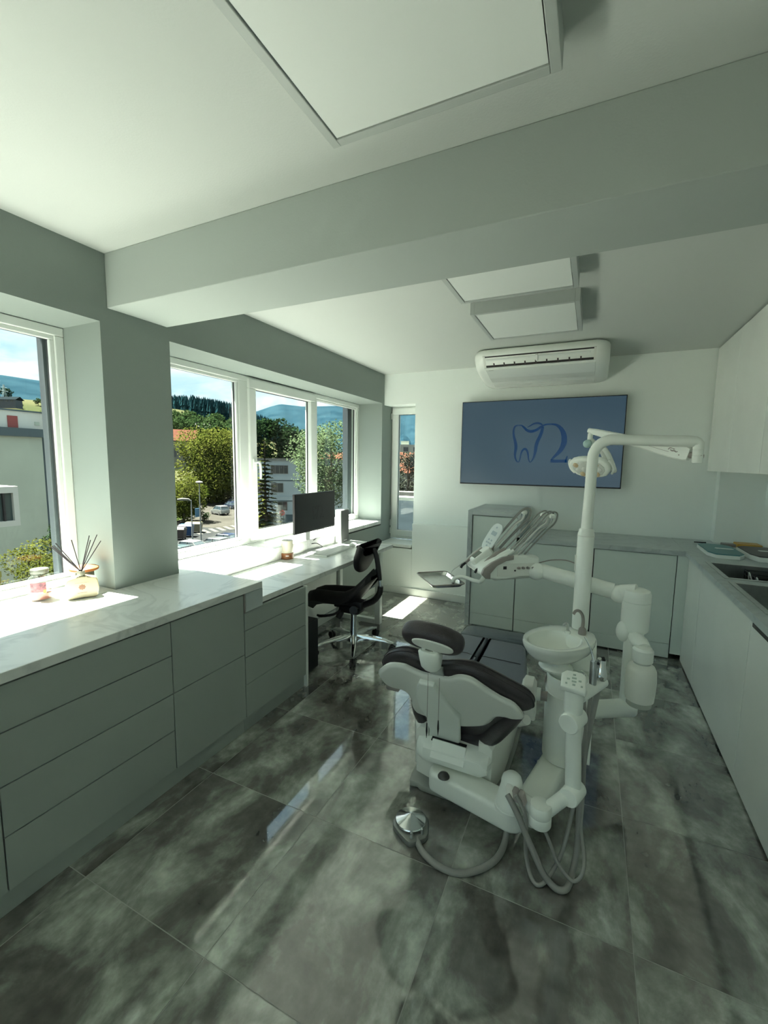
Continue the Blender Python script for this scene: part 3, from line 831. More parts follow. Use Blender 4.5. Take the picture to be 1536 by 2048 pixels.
# neck slider and headrest
hx, hy = -0.522, 1.522
m = MB(); m.obox((hx + 0.015, 1.587, 0.702), BU, BV, BN, 0.030, 0.050, 0.007); m.build('slide_bar', STEEL, ch, smooth=False, bevel=0.002)
m = MB(); m.loft([[Vector((hx + 0.0 + math.cos(a)*rx, hy + math.sin(a)*ry + dy, z)) for a in [2*PI*k/20 for k in range(20)]] for rx, ry, dy, z in ((0.028,0.026,0.030,0.735),(0.040,0.034,0.024,0.750),(0.046,0.038,0.018,0.785),(0.048,0.038,0.012,0.812),(0.036,0.03,0.006,0.822))])
neck = m.build('neck_joint', PLAST, ch)
for sx in (-0.022, 0.024):
    MB().tube([(hx + sx, hy + 0.005, 0.800), (hx + sx - 0.003, hy + 0.0, 0.842)], 0.008, 10).build('headrest_pin', PLASTC, neck)
HB = Vector((-0.516, 1.53, 0.862)); HU = Vector((0.985, 0.06, -0.10)).normalized(); HN = Vector((0.02, 0.82, 0.57)); HN = (HN - HU*HN.dot(HU)).normalized(); HV = HN.cross(HU)
EL = [(0.124*math.copysign(abs(math.cos(a))**0.85, math.cos(a)), 0.064*math.copysign(abs(math.sin(a))**0.85, math.sin(a))) for a in [2*PI*k/40 for k in range(40)]]
hd = pad(EL, HB, HU, HV, HN, -0.026, 0.052, 0.034, 6).build('headrest', LEATH, ch)
EL2 = [(p[0]*0.66 + 0.010, p[1]*0.50 - 0.006) for p in EL]
pad(EL2, HB, HU, HV, HN, -0.031, -0.014, 0.006, 4).build('headrest_shell', PLASTC, hd)
# the two cords of the headrest cover
for cx, z0, z1 in ((-0.522, 0.735, 0.468), (-0.476, 0.725, 0.492)):
    MB().cyl((cx, 1.515, z0), (cx, 1.515, z1 + 0.06), 0.0011, n=6).build('cord', GREYP, hd)
    MB().tube([(cx, 1.515, z1 + 0.062), (cx, 1.515, z1 + 0.03), (cx, 1.515, z1)], [0.0022, 0.0040, 0.0008], 8).build('cord_tip', BLACK, hd)
# rear mechanism cover
def sect(x, y0, z0, z1, zt, yb):
    return [(x, y0, z0), (x, y0 - 0.006, z0 + 0.02), (x, y0, z1 - 0.02), (x, y0 + 0.02, z1), (x, yb, zt), (x, yb, z0)]
m = MB()
m.loft([sect(x, y + d, z + dz, z2 - dz*0.6, z3 - dz*0.3, 2.10) for x, y, z, z2, z3, d, dz in
        ((-0.672,1.77,0.205,0.262,0.332,0.035,0.02),(-0.655,1.76,0.195,0.268,0.34,0.008,0.005),(-0.62,1.752,0.190,0.270,0.345,0,0),(-0.36,1.752,0.190,0.270,0.345,0,0),(-0.330,1.76,0.195,0.266,0.34,0.006,0.005),(-0.316,1.78,0.205,0.258,0.332,0.03,0.02))])
box = m.build('rear_cover', PLAST, ch, bevel=0.004)
m = MB(); m.obox((-0.505, 1.764, 0.252), (1,0,0), (0,0.50,0.87), (0,-0.87,0.50), 0.078, 0.040, 0.008); m.build('slot_frame', PLAST, box, smooth=False, bevel=0.003)
m = MB(); m.obox((-0.512, 1.798, 0.2765), (1,0,0), (0,0.97,0.22), (0,-0.22,0.97), 0.080, 0.014, 0.004); m.build('slot', BLACK, box, smooth=False)
# flared side skirts
def skirt(s):
    m = MB()
    x0 = -0.318 if s > 0 else -0.672
    rings = []
    for y, xo, zt, zb in ((1.80, 0.0, 0.315, 0.13), (1.86, 0.030, 0.365, 0.10), (1.95, 0.055, 0.398, 0.085), (2.2, 0.065, 0.40, 0.08), (2.5, 0.06, 0.395, 0.085), (2.62, 0.02, 0.38, 0.11)):
        rings.append([(x0 - s*0.06, y, zb), (x0 + s*xo*0.5, y, zb), (x0 + s*xo, y, (zb+zt)*0.6), (x0 + s*xo, y, zt - 0.02), (x0 + s*(xo - 0.02), y, zt), (x0 - s*0.06, y, zt)])
    m.loft(rings)
    return m
skirt(1).build('side_skirt', PLASTC, ch); skirt(-1).build('side_skirt', PLASTC, ch)
bx(-0.60, 1.90, 0.03, -0.39, 2.60, 0.34).build('lift_column', GREYP, ch, smooth=False, bevel=0.02)
bp = [(-0.71,1.86),(-0.66,1.80),(-0.60,1.785),(-0.36,1.80),(-0.30,1.90),(-0.28,2.5),(-0.36,2.62),(-0.60,2.62),(-0.70,2.52)]
m = MB(); m.prism(smooth_poly(bp, 3), (0,0,0), (1,0,0), (0,1,0), (0,0,0.032)); m.build('base_plate', mat('grey base paint', (0.34, 0.36, 0.33), 0.45), ch, bevel=0.008)
m = MB(); m.prism([(-0.668,1.80),(-0.572,1.775),(-0.60,1.86),(-0.668,1.90)], (0,0,0.085), (1,0,0), (0,1,0), (0,0,0.108)); m.build('base_cover', PLASTC, ch, bevel=0.006, smooth=False)
# seat and leg rest, split lengthwise by a deep seam
SEAT_L = [(-0.735,2.00),(-0.735,2.40),(-0.735,2.66),(-0.722,2.72),(-0.69,2.735),(-0.56,2.735),(-0.545,2.72),(-0.541,2.4),(-0.541,2.02),(-0.56,1.99),(-0.70,1.98)]
SEAT_R = [(-0.537,2.02),(-0.537,2.4),(-0.543,2.72),(-0.53,2.735),(-0.36,2.735),(-0.315,2.72),(-0.295,2.66),(-0.262,2.45),(-0.245,2.25),(-0.25,2.03),(-0.28,1.985),(-0.52,1.99)]
seat = pad(smooth_poly(SEAT_L, 2), (0,0,0), (1,0,0), (0,1,0), (0,0,1), 0.335, 0.420, 0.026, 5).build('seat', LEATHS, ch)
seat2 = pad(smooth_poly(SEAT_R, 2), (0,0,0), (1,0,0), (0,1,0), (0,0,1), 0.335, 0.420, 0.026, 5).build('seat', LEATHS, ch)
MB().tube([(-0.73,2.44,0.4205),(-0.60,2.445,0.4215),(-0.545,2.43,0.416)], 0.0022, 6).build('seam', LEATH, seat)
MB().tube([(-0.533,2.43,0.416),(-0.50,2.445,0.4215),(-0.30,2.44,0.4210),(-0.268,2.44,0.405)], 0.0022, 6).build('seam', LEATH, seat2)
LEG = [(-0.725,2.745),(-0.725,2.88),(-0.70,2.925),(-0.66,2.935),(-0.36,2.935),(-0.325,2.92),(-0.305,2.87),(-0.298,2.745)]
leg = pad(LEG, (0,0,0), (1,0,0), (0,1,0), (0,0,1), 0.340, 0.415, 0.02, 4).build('leg_rest', LEATHS, ch)
pad(offset_poly(LEG, -0.006), (0,0,0), (1,0,0), (0,1,0), (0,0,1), 0.33, 0.424, 0.02, 4).build('foot_cover', FILM, leg)
# armrests
m = pad([(-0.032,-0.10),(0.030,-0.10),(0.030,0.07),(0.018,0.095),(-0.02,0.095),(-0.032,0.07)], (-0.198, 2.0, 0.475), (1,0,0), (0,-0.25,0.97), (0,0.97,0.25), -0.04, 0.04, 0.014, 3)
ar = m.build('armrest_support', PLASTC, ch)
MB().cyl((-0.168, 2.02, 0.488), (-0.150, 2.02, 0.488), 0.030, n=20).build('pivot_cap', PLAST, ar)
MB().cyl((-0.150, 2.02, 0.486), (-0.122, 2.02, 0.486), 0.022, n=20).build('pivot_knob', GREYP, ar)
MB().tube([(-0.20, 1.96, 0.385), (-0.24, 2.0, 0.34), (-0.28, 2.05, 0.30)], 0.022, 12).build('armrest_bracket', PLASTC, ar)
al = pad([(-0.037,-0.10),(0.037,-0.10),(0.037,0.10),(0.02,0.125),(-0.02,0.125),(-0.037,0.10)], (-0.868, 2.06, 0.372), (1,0,0), (0,1,0.05), (0,0,1), -0.012, 0.022, 0.014, 3).build('armrest', GREYP, ch)
MB().tube([(-0.868, 2.12, 0.365), (-0.80, 2.16, 0.35), (-0.72, 2.18, 0.34)], 0.014, 12, smooth=3).build('armrest_bracket', PLASTC, al)

# ================================================================== DENTAL UNIT
un = thing('dental_unit', 'white dental treatment unit with bowl, lamp pole and instrument arms', 'dental unit', (-0.04, 2.1, 0))
# front beam, from the left end to the cone
def beam(a, b, w, z0, z1, r):
    a = Vector((*a, 0)); b = Vector((*b, 0)); t = (b - a).normalized(); nn = Vector((-t.y, t.x, 0))
    P = []
    L_ = (b - a).length; h = w/2
    for k in range(9):
        an = PI/2 + PI*k/8
        P.append((math.cos(an)*h*0.6, math.sin(an)*h))
    for k in range(9):
        an = -PI/2 + PI*k/8
        P.append((L_ + math.cos(an)*h, math.sin(an)*h))
    return pad(P, a, t, nn, (0,0,1), z0, z1, r, 5)
fb = beam((-0.545, 1.775), (-0.215, 1.702), 0.128, 0.072, 0.170, 0.022).build('base_beam', PLAST, un)
MB().lathe([(0.026,0),(0.026,0.004),(0.020,0.013),(0.009,0.019),(0.0,0.021)], (-0.507,1.715,0.1695), 22).build('level_knob', mat('dark glossy dome', (0.05, 0.048, 0.045), 0.2), fb)
beam((-0.150, 1.735), (-0.055, 2.16), 0.125, 0.078, 0.168, 0.02).build('base_beam', PLAST, un)
bx(-0.16, 1.98, 0.0, -0.02, 2.16, 0.08).build('foot_block', PLASTC, un, smooth=False, bevel=0.01)
bx(-0.50, 1.80, 0.0, -0.42, 1.86, 0.074).build('foot_block', PLASTC, un, smooth=False, bevel=0.01)
cn = MB().lathe([(0.062,0.0),(0.062,0.016),(0.059,0.018),(0.059,0.032),(0.056,0.036),(0.046,0.085),(0.042,0.10),(0.041,0.118),(0.036,0.136),(0.024,0.148),(0.0,0.152)], (-0.213, 1.668, 0.168), 32).build('cone_post', PLAST, un)
# assistant arm
MB().tube([(-0.19, 1.655, 0.240), (-0.10, 1.612, 0.240)], 0.028, 16).build('arm_link', PLAST, un)
MB().lathe([(0.038,0.0),(0.041,0.006),(0.041,0.038),(0.040,0.040),(0.041,0.042),(0.041,0.075),(0.037,0.083),(0.0,0.085)], (-0.098, 1.612, 0.190), 28).build('arm_joint', PLAST, un)
l2 = MB().tube([(-0.075, 1.622, 0.248), (0.004, 1.712, 0.285)], [0.026, 0.026], 18).build('arm_link', PLAST, un)
dv = Vector((-0.35, -0.93, 0.0)).normalized()
jc = Vector((0.008, 1.705, 0.288))
MB().lathe([(0.032,-0.045),(0.036,-0.04),(0.036,0.038),(0.033,0.043),(0.0,0.044)], jc, 28, axis=dv).build('arm_joint', PLAST, un)
m = MB().tube([(0.008, 1.712, 0.300), (-0.006, 1.715, 0.575)], [0.029, 0.028], 20)
m.build('arm_link', PLAST, un)
jd = Vector((-0.008, 1.708, 0.580))
MB().lathe([(0.034,-0.048),(0.038,-0.043),(0.038,0.038),(0.035,0.043),(0.0,0.044)], jd, 28, axis=dv).build('arm_joint', PLAST, un)
MB().lathe([(0.033,0.0),(0.034,0.004),(0.034,0.098),(0.030,0.102),(0.0,0.102)], (-0.010, 1.712, 0.612), 26).build('holder_post', PLAST, un)
kp = pad([(-0.045,-0.035),(0.040,-0.045),(0.046,-0.03),(0.040,0.035),(0.025,0.05),(-0.028,0.05),(-0.046,0.03)], (-0.013, 1.712, 0.712), (1,0,0), (0,0.92,0.38), (0,-0.38,0.92), 0.0, 0.028, 0.009, 3).build('keypad', PLAST, un)
BTN = mat('pale green button print', (0.42, 0.50, 0.45), 0.4)
for q, (a, b, w) in enumerate(((0,0.012,0.016),(0,-0.004,0.016),(-0.02,0.004,0.010),(0.02,0.002,0.010),(0,0.028,0.010),(0.0,-0.020,0.010),(-0.026,-0.018,0.007),(0.027,-0.022,0.007))):
    c = Vector((-0.013, 1.712, 0.712)) + Vector((a,0,0)) + Vector((0,0.92,0.38))*b + Vector((0,-0.38,0.92))*0.0285
    MB().obox(c, (1,0,0), (0,0.92,0.38), (0,-0.38,0.92), w/2, 0.0035, 0.0008).build('key', BTN, kp, smooth=False)
hb = MB().tube([(0.010, 1.722, 0.668), (0.088, 1.852, 0.690), (0.094, 1.862, 0.692)], [0.022, 0.024, 0.012], 16).build('instrument_bar', PLAST, un)
# three instruments in the bar
MB().tube([(0.021,1.748,0.690),(0.020,1.747,0.715),(0.019,1.746,0.745),(0.019,1.746,0.752)], [0.008,0.009,0.0075,0.003], 12).build('syringe_button', CHROME, hb)
i1 = MB().tube([(0.052,1.79,0.690),(0.051,1.79,0.74),(0.050,1.79,0.790)], [0.013,0.014,0.012], 14).build('air_syringe', STEEL, un)
MB().tube([(0.050,1.79,0.790),(0.046,1.79,0.805),(0.035,1.79,0.84),(0.020,1.79,0.868),(0.012,1.79,0.880)], [0.0055,0.0045,0.003,0.0026,0.0022], 10, smooth=3).build('nozzle', CHROME, i1)
MB().tube([(0.062,1.79,0.785),(0.070,1.79,0.782)], 0.005, 8).build('trigger', BLACK, i1)
i2 = MB().tube([(0.076,1.835,0.700),(0.076,1.835,0.708),(0.075,1.835,0.728),(0.076,1.835,0.745),(0.077,1.835,0.765),(0.079,1.835,0.785)], [0.020,0.026,0.027,0.022,0.018,0.016], 18).build('suction_handle', CHROME, un)
MB().tube([(0.080,1.835,0.786),(0.090,1.835,0.791)], [0.010,0.007], 10).build('lever', BLACK, i2)
# hoses of the bar and the beam
HOSE1 = [(-0.218,1.600,0.275),(-0.207,1.594,0.264),(-0.173,1.588,0.213),(-0.143,1.581,0.156),(-0.109,1.572,0.099),(-0.077,1.562,0.048),(-0.050,1.561,0.017),(-0.018,1.548,0.013),(0.009,1.567,0.013),(0.022,1.622,0.017),(0.032,1.676,0.040),(0.037,1.699,0.090),(0.036,1.722,0.167),(0.036,1.745,0.260),(0.042,1.79,0.42),(0.066,1.835,0.60),(0.075,1.838,0.68)]
HOSE2 = [(-0.187,1.590,0.290),(-0.158,1.590,0.248),(-0.143,1.590,0.198),(-0.143,1.592,0.128),(-0.138,1.595,0.062),(-0.122,1.577,0.012),(-0.097,1.540,0.009),(-0.073,1.548,0.009),(-0.052,1.593,0.012),(-0.031,1.628,0.036),(-0.015,1.651,0.074),(-0.003,1.674,0.128),(0.012,1.720,0.207),(0.026,1.760,0.32),(0.042,1.79,0.55),(0.050,1.79,0.68)]
HOSE3 = [(-0.099,1.602,0.200),(-0.074,1.600,0.172),(-0.049,1.600,0.119),(-0.028,1.596,0.076),(0.000,1.592,0.044),(0.028,1.593,0.026),(0.051,1.597,0.048),(0.061,1.615,0.077),(0.059,1.651,0.099),(0.050,1.690,0.128),(0.044,1.715,0.16),(0.045,1.750,0.260),(0.040,1.755,0.5),(0.024,1.748,0.665)]
MB().tube(HOSE1, 0.0115, 12, smooth=4).build('suction_hose', HOSE, un)
MB().tube(HOSE2, 0.0075, 10, smooth=4).build('hose', HOSE, un)
MB().tube(HOSE3, 0.0065, 10, smooth=4).build('hose', HOSE, un)
for o in (0.0, 0.026, 0.048):
    m = MB(); m.obox((-0.212 + o, 1.612 - o*0.1, 0.283 - o*0.12), (0.9,-0.3,0), (0.35,-0.6,-0.7), (0.3,0.9,0.4), 0.0105, 0.018, 0.012); m.build('hose_socket', PLASTC if o == 0 else GREYP, cn, bevel=0.003)
# water column
col = MB()
def ering(rx, ry, z, cx=-0.045, cyy=2.105, n=36):
    return [(cx + rx*math.cos(2*PI*k/n), cyy + ry*math.sin(2*PI*k/n), z) for k in range(n)]
col.loft([ering(0.088,0.10,0.170), ering(0.093,0.105,0.176), ering(0.093,0.105,0.495), ering(0.090,0.102,0.497), ering(0.090,0.102,0.501), ering(0.093,0.105,0.503), ering(0.092,0.104,0.56), ering(0.086,0.097,0.575), ering(0.0785,0.09,0.574), ering(0.074,0.085,0.545)])
cb = col.build('water_column', PLAST, un)
bx(-0.142, 2.06, 0.53, -0.136, 2.09, 0.56).build('switch', GREYP, cb, smooth=False, bevel=0.001)
m = MB(); m.loft([[(x, y, 0.20) for x, y in ((0.028,2.06),(0.060,2.03),(0.062,2.10),(0.045,2.17))], [(x, y, 0.23) for x, y in ((0.026,2.03),(0.068,1.985),(0.072,2.10),(0.045,2.19))], [(x, y, 0.56) for x, y in ((0.026,2.03),(0.066,2.00),(0.070,2.10),(0.045,2.19))]])
m.build('side_panel', PLAST, cb, bevel=0.005)
m = MB(); m.loft([ering(0.075,0.075,0.57,0.0,2.245), ering(0.07,0.072,0.70,0.0,2.25), ering(0.06,0.06,0.722,0.0,2.25)]); m.build('rear_tower', PLAST, un)
bx(-0.06, 2.17, 0.17, 0.06, 2.30, 0.57).build('rear_tower', PLAST, un, smooth=False, bevel=0.03, seg=3)
# bowl
th = 0.55
def bring(k, z, dx=0.0, dy=0.0, n=48, rx=0.142, ry=0.185):
    out = []
    for i in range(n):
        a = 2*PI*i/n
        e = 1 + 0.07*math.cos(2*(a - 0.9))
        px = rx*k*e*math.copysign(abs(math.cos(a))**0.92, math.cos(a)); py = ry*k*e*math.copysign(abs(math.sin(a))**0.92, math.sin(a))
        c, s = math.cos(-0.35), math.sin(-0.35)
        out.append((-0.092 + dx + px*c - py*s, 2.145 + dy + px*s + py*c, z))
    return out
def iring(k, z):
    return bring(k, z, -0.018, -0.028, rx=0.108, ry=0.128)
m = MB()
m.loft([bring(0.30,0.628,-0.01,-0.03), bring(0.46,0.638,-0.01,-0.03), bring(0.72,0.650,-0.005,-0.015), bring(0.90,0.672), bring(0.985,0.700), bring(1.0,0.715), bring(0.985,0.726), bring(0.955,0.728), iring(1.06,0.727), iring(1.0,0.722), iring(0.95,0.700), iring(0.82,0.672), iring(0.60,0.655), iring(0.25,0.648), iring(0.05,0.647)])
bowl = m.build('spittoon_bowl', CERAM, un)
MB().lathe([(0.0,0.0),(0.014,0.0),(0.014,0.003),(0.0,0.004)], (-0.105,2.12,0.6475), 16).build('drain', STEEL, bowl)
MB().lathe([(0.045,0.0),(0.070,0.005),(0.076,0.016),(0.070,0.026),(0.055,0.034),(0.05,0.05)], (-0.098, 2.09, 0.592), 30).build('bowl_base', CERAM, un)
MB().tube([(-0.07,2.10,0.56),(-0.09,2.09,0.60)], 0.04, 20).build('bowl_neck', PLAST, un)
t1 = MB().lathe([(0.014,0),(0.014,0.008),(0.009,0.012),(0.0,0.013)], (-0.060, 2.225, 0.726), 16).build('bowl_tap', CERAM, un)
MB().tube([(-0.060,2.225,0.735),(-0.061,2.225,0.760),(-0.066,2.222,0.772),(-0.074,2.216,0.773),(-0.080,2.212,0.764)], [0.0065,0.006,0.006,0.006,0.006], 10, smooth=3).build('spout', STEEL, t1)
t2 = MB().lathe([(0.018,0),(0.019,0.008),(0.016,0.028),(0.011,0.033),(0.0,0.034)], (0.004, 2.235, 0.727), 18).build('cup_filler', GREYP, un)
MB().tube([(0.004,2.235,0.758),(0.005,2.235,0.79),(0.000,2.232,0.822),(-0.014,2.226,0.842),(-0.030,2.220,0.842),(-0.040,2.216,0.826)], [0.008,0.0075,0.007,0.007,0.007,0.0075], 12, smooth=4).build('spout', GREYP, t2)
# lamp pole
PX, PY = -0.008, 2.30
pl = MB().lathe([(0.0375,0.0),(0.0375,0.475),(0.034,0.482),(0.034,0.492),(0.030,0.498),(0.0,0.499)], (PX, PY, 0.735), 30).build('pole_sleeve', PLAST, un)
MB().lathe([(0.0385,0),(0.0385,0.006)], (PX, PY, 1.195), 30).build('collar', PLASTC, pl)
bx(PX - 0.043, PY - 0.012, 1.02, PX - 0.035, PY + 0.012, 1.10).build('switch', PLASTC, pl, smooth=False, bevel=0.002)
R_ = 0.0245
pts = [(PX, PY, 1.22), (PX + 0.004, PY, 1.40), (PX + 0.006, PY, 1.55), (PX + 0.010, PY, 1.595), (PX + 0.030, PY, 1.632), (PX + 0.065, PY, 1.652), (PX + 0.11, PY, 1.655), (0.30, PY, 1.648), (0.38, PY, 1.645), (0.402, PY, 1.640), (0.410, PY, 1.622), (0.410, PY, 1.60)]
MB().tube(pts, [R_*1.05, R_, R_, R_, R_, R_, R_, R_, R_, R_*0.9, R_*0.8, R_*0.7], 20, smooth=4).build('lamp_pole', PLAST, un)
MB().lathe([(0.019,0.0),(0.021,0.004),(0.021,0.03),(0.0195,0.032),(0.021,0.034),(0.021,0.056),(0.0195,0.058),(0.021,0.060),(0.021,0.088),(0.018,0.092)], (0.408, PY, 1.553), 22).build('lamp_joint', PLAST, un)
# spring arm : a tapering box girder back to the left
A = Vector((0.392, 2.315, 1.588)); B = Vector((-0.030, 2.62, 1.722))
tg = (B - A).normalized(); sd_ = Vector((0,0,1)).cross(tg).normalized(); up_ = tg.cross(sd_)
def grect(p, w, h, e=0.006):
    return [p + sd_*x + up_*z for x, z in ((-w+e,-h),(w-e,-h),(w,-h+e),(w,h-e),(w-e,h),(-w+e,h),(-w,h-e),(-w,-h+e))]
Ln = (B - A).length
arm = MB().loft([grect(A + tg*t*Ln, w, h) for t, w, h in ((0.02,0.016,0.028),(0.05,0.019,0.034),(0.12,0.019,0.034),(0.5,0.016,0.024),(0.93,0.013,0.016),(1.0,0.011,0.012))]).build('spring_arm', PLAST, un)
m = MB(); m.cyl(A + tg*0.02 + Vector((0,0,-0.004)), A - tg*0.02 + Vector((0.016,-0.012,-0.004)), 0.014, n=14); m.build('arm_clevis', GREYP, arm)
fn = sd_ if sd_.y < 0 else -sd_
ux = -tg if (-tg).x > 0 else tg
O_ = A + tg*0.075 + fn*0.0192 + up_*0.002*(1 if up_.z > 0 else -1)
vz = up_ if up_.z > 0 else -up_
stroke('logo_mark', [(-0.022,-0.002),(-0.018,0.006),(-0.008,0.008),(0.002,0.007)], [0.003,0.005,0.003,0.002], GREYP, arm, O_, ux, vz, fn*0.0006, 4)
stroke('logo_mark', [(-0.013,0.0),(-0.004,-0.003),(0.006,-0.001),(0.014,-0.004),(0.021,-0.001)], [0.003,0.006,0.006,0.005,0.003], GREYP, arm, O_, ux, vz, fn*0.0006, 4)
stroke('logo_mark', [(0.0,0.004),(0.006,0.0075)], [0.004,0.003], GREYP, arm, O_, ux, vz, fn*0.0006, 4)
MB().cyl(A + tg*0.045 + fn*0.0175 - vz*0.012, A + tg*0.045 + fn*0.0198 - vz*0.012, 0.0028, n=10).build('screw', GREYP, arm)
stroke('groove', [(0.05,-0.010),(-0.20,0.002)], [0.0015,0.0012], GREYP, arm, A + tg*0.12 + fn*0.0182, ux, vz, fn*0.0004, 2)
# lamp head
LH = Vector((-0.010, 2.60, 1.53))
MB().tube([(-0.020,2.612,1.705),(-0.022,2.610,1.672)], [0.014,0.013], 14).build('lamp_hanger', PLAST, un)
MB().ell((-0.032, 2.602, 1.650), 0.022, 0.022, 0.022).build('lamp_knob', mat('pale teal cap', (0.40, 0.56, 0.54), 0.4), un)
MB().tube([(-0.022,2.610,1.675),(-0.005,2.625,1.66),(0.010,2.63,1.64)], 0.013, 12, smooth=2).build('lamp_hanger', PLAST, un)
yk = MB(); 
yk.tube([(0.000,2.632,1.650),(0.030,2.64,1.640),(0.055,2.64,1.62),(0.080,2.635,1.575),(0.104,2.62,1.515),(0.108,2.61,1.505)], [0.010,0.012,0.013,0.014,0.013,0.008], 12, smooth=3)
yk.build('lamp_handle', PLAST, un)
yk = MB().tube([(0.020,2.655,1.625),(0.045,2.655,1.61),(0.07,2.64,1.55),(0.085,2.62,1.51)], [0.012,0.016,0.016,0.010], 12, smooth=3); yk.build('lamp_yoke', PLASTC, un)
ln = Vector((-0.42, -0.72, -0.55)).normalized()
lu = Vector((0.86, -0.50, 0.0)).normalized(); lu = (lu - ln*lu.dot(ln)).normalized(); lv = ln.cross(lu)
if lv.z < 0: lv = -lv
HEXA = [(-0.112,0.022),(-0.088,0.050),(-0.03,0.060),(0.03,0.058),(0.086,0.044),(0.110,0.012),(0.108,-0.018),(0.082,-0.050),(0.03,-0.062),(-0.03,-0.062),(-0.082,-0.046),(-0.112,-0.010)]
lh = pad(smooth_poly(HEXA, 2), LH, lu, lv, ln, -0.020, 0.022, 0.014, 4).build('lamp_head', PLAST, un)
AMB = mat('amber lens', (0.55, 0.42, 0.26), 0.2)
CLR = mat('clear lens', (0.62, 0.64, 0.60), 0.12)
pad([(p[0]*0.80, p[1]*0.76) for p in HEXA], LH, lu, lv, ln, 0.020, 0.0245, 0.003, 2).build('lens_plate', CLR, lh)
for a, b, mm in ((-0.066,0.022,AMB),(-0.03,0.030,CLR),(0.008,0.028,CLR),(0.048,0.026,AMB),(-0.060,-0.012,CLR),(-0.022,-0.004,CLR),(0.020,-0.004,CLR),(0.060,-0.006,CLR),(-0.040,-0.034,AMB),(0.0,-0.036,CLR),(0.042,-0.034,AMB)):
    c = LH + lu*a + lv*b + ln*0.024
    MB().lathe([(0.015,0),(0.015,0.002),(0.011,0.005),(0.0,0.006)], c, 14, axis=ln).build('lens', mm, lh)
for s in (-1, 1):
    c = LH + lu*s*0.120 - ln*0.002
    MB().tube([c + lv*0.040 - lu*s*0.012, c + lv*0.018, c - lv*0.018, c - lv*0.044 - lu*s*0.016], 0.007, 10, smooth=3).build('grip', PLAST, lh)
# delivery arm : low tube, upright, swing arm
q = MB().tube([(0.03, 2.23, 0.350), (0.225, 2.355, 0.348), (0.246, 2.369, 0.348)], [0.042, 0.044, 0.030], 22, smooth=2); q.build('low_arm', PLAST, un)
VX, VY = 0.232, 2.365
MB().lathe([(0.040,0.0),(0.042,0.006),(0.042,0.42),(0.040,0.43)], (VX, VY, 0.32), 26).build('upright_tube', PLAST, un)
us = MB().lathe([(0.050,0.0),(0.060,0.012),(0.062,0.02),(0.062,0.150),(0.060,0.152),(0.062,0.154),(0.062,0.190),(0.056,0.205),(0.04,0.212),(0.0,0.214)], (VX, VY + 0.01, 0.735), 30).build('swivel_head', PLAST, un)
MB().ell((VX - 0.048, VY - 0.012, 0.735), 0.032, 0.032, 0.052).build('swivel_collar', PLAST, us)
MB().tube([(VX, VY + 0.01, 0.925), (VX - 0.07, VY + 0.03, 0.912)], [0.045, 0.040], 18).build('shoulder', PLAST, us)
MB().ell((0.158, 2.395, 0.905), 0.044, 0.044, 0.044).build('shoulder_cap', PLAST, un)
sa = MB(); A2 = Vector((0.130, 2.41, 0.912)); B2 = Vector((-0.222, 2.43, 0.972))
sa.tube([A2, A2.lerp(B2, 0.5), B2], [0.040, 0.039, 0.038], 24)
sa.build('swing_arm', PLAST, un)
MB().ell((-0.240, 2.415, 0.968), 0.047, 0.047, 0.047).build('elbow_cap', PLAST, un)
# bottle holder and water bottle
bh = MB().tube([(VX, VY - 0.03, 0.722), (0.250, 2.275, 0.716), (0.262, 2.235, 0.705)], [0.030, 0.036, 0.030], 18, smooth=3)
bh.build('bottle_holder', PLAST, un)
bc = (0.258, 2.215, 0)
MB().lathe([(0.040,0.0),(0.043,0.004),(0.043,0.055),(0.034,0.066),(0.0,0.068)], (bc[0], bc[1], 0.655), 28).build('bottle_holder', PLAST, un)
wb_ = MB().lathe([(0.052,0.0),(0.058,0.004),(0.062,0.05),(0.064,0.10),(0.061,0.145),(0.052,0.165),(0.036,0.176),(0.030,0.180),(0.030,0.196)], (bc[0], bc[1], 0.470), 30).build('water_bottle', mat('milky bottle plastic', (0.74, 0.75, 0.69), 0.35), un)
MB().lathe([(0.034,0),(0.036,0.003),(0.036,0.006),(0.034,0.009)], (bc[0], bc[1], 0.640), 24).build('bottle_ring', STEEL, wb_)
MB().lathe([(0.0505,0.0),(0.052,0.002),(0.052,0.022),(0.050,0.024)], (bc[0], bc[1], 0.447), 28).build('bottle_foot', mat('cloudy clear plastic', (0.42, 0.45, 0.40), 0.2), wb_)

# delivery head with instruments, built in its own turned frame
HC = Vector((-0.415, 2.430, 0.985)); ha = math.radians(34)
hX = Vector((math.cos(ha), math.sin(ha), 0)); hY = Vector((-math.sin(ha), math.cos(ha), 0)); hZ = Vector((0, 0, 1))
def H(x, y, z): return HC + hX*x + hY*y + hZ*z
PROF = [(-0.150,-0.045),(-0.172,-0.022),(-0.160,0.006),(-0.120,0.035),(-0.06,0.062),(0.0,0.070),(0.10,0.072),(0.145,0.062),(0.155,0.040),(0.150,0.0),(0.13,-0.028),(0.02,-0.052),(-0.08,-0.060)]
hd_ = pad(smooth_poly(PROF, 2), HC, hX, hZ, hY, -0.118, 0.118, 0.016, 4).build('delivery_head', PLAST, un)
MB().loft([[H(x, y, z) for x, y, z in ((-0.10,-0.09,-0.060),(0.19,-0.05,-0.052),(0.19,0.05,-0.052),(-0.10,0.09,-0.060))], [H(x, y, z) for x, y, z in ((-0.08,-0.07,-0.074),(0.16,-0.04,-0.072),(0.16,0.04,-0.072),(-0.08,0.07,-0.074))]]).build('mount_plate', PLASTC, hd_, bevel=0.004)
MB().tube([H(0.15,0,-0.05), H(0.185,-0.005,-0.02)], [0.03, 0.035], 18).build('mount_neck', PLAST, hd_)
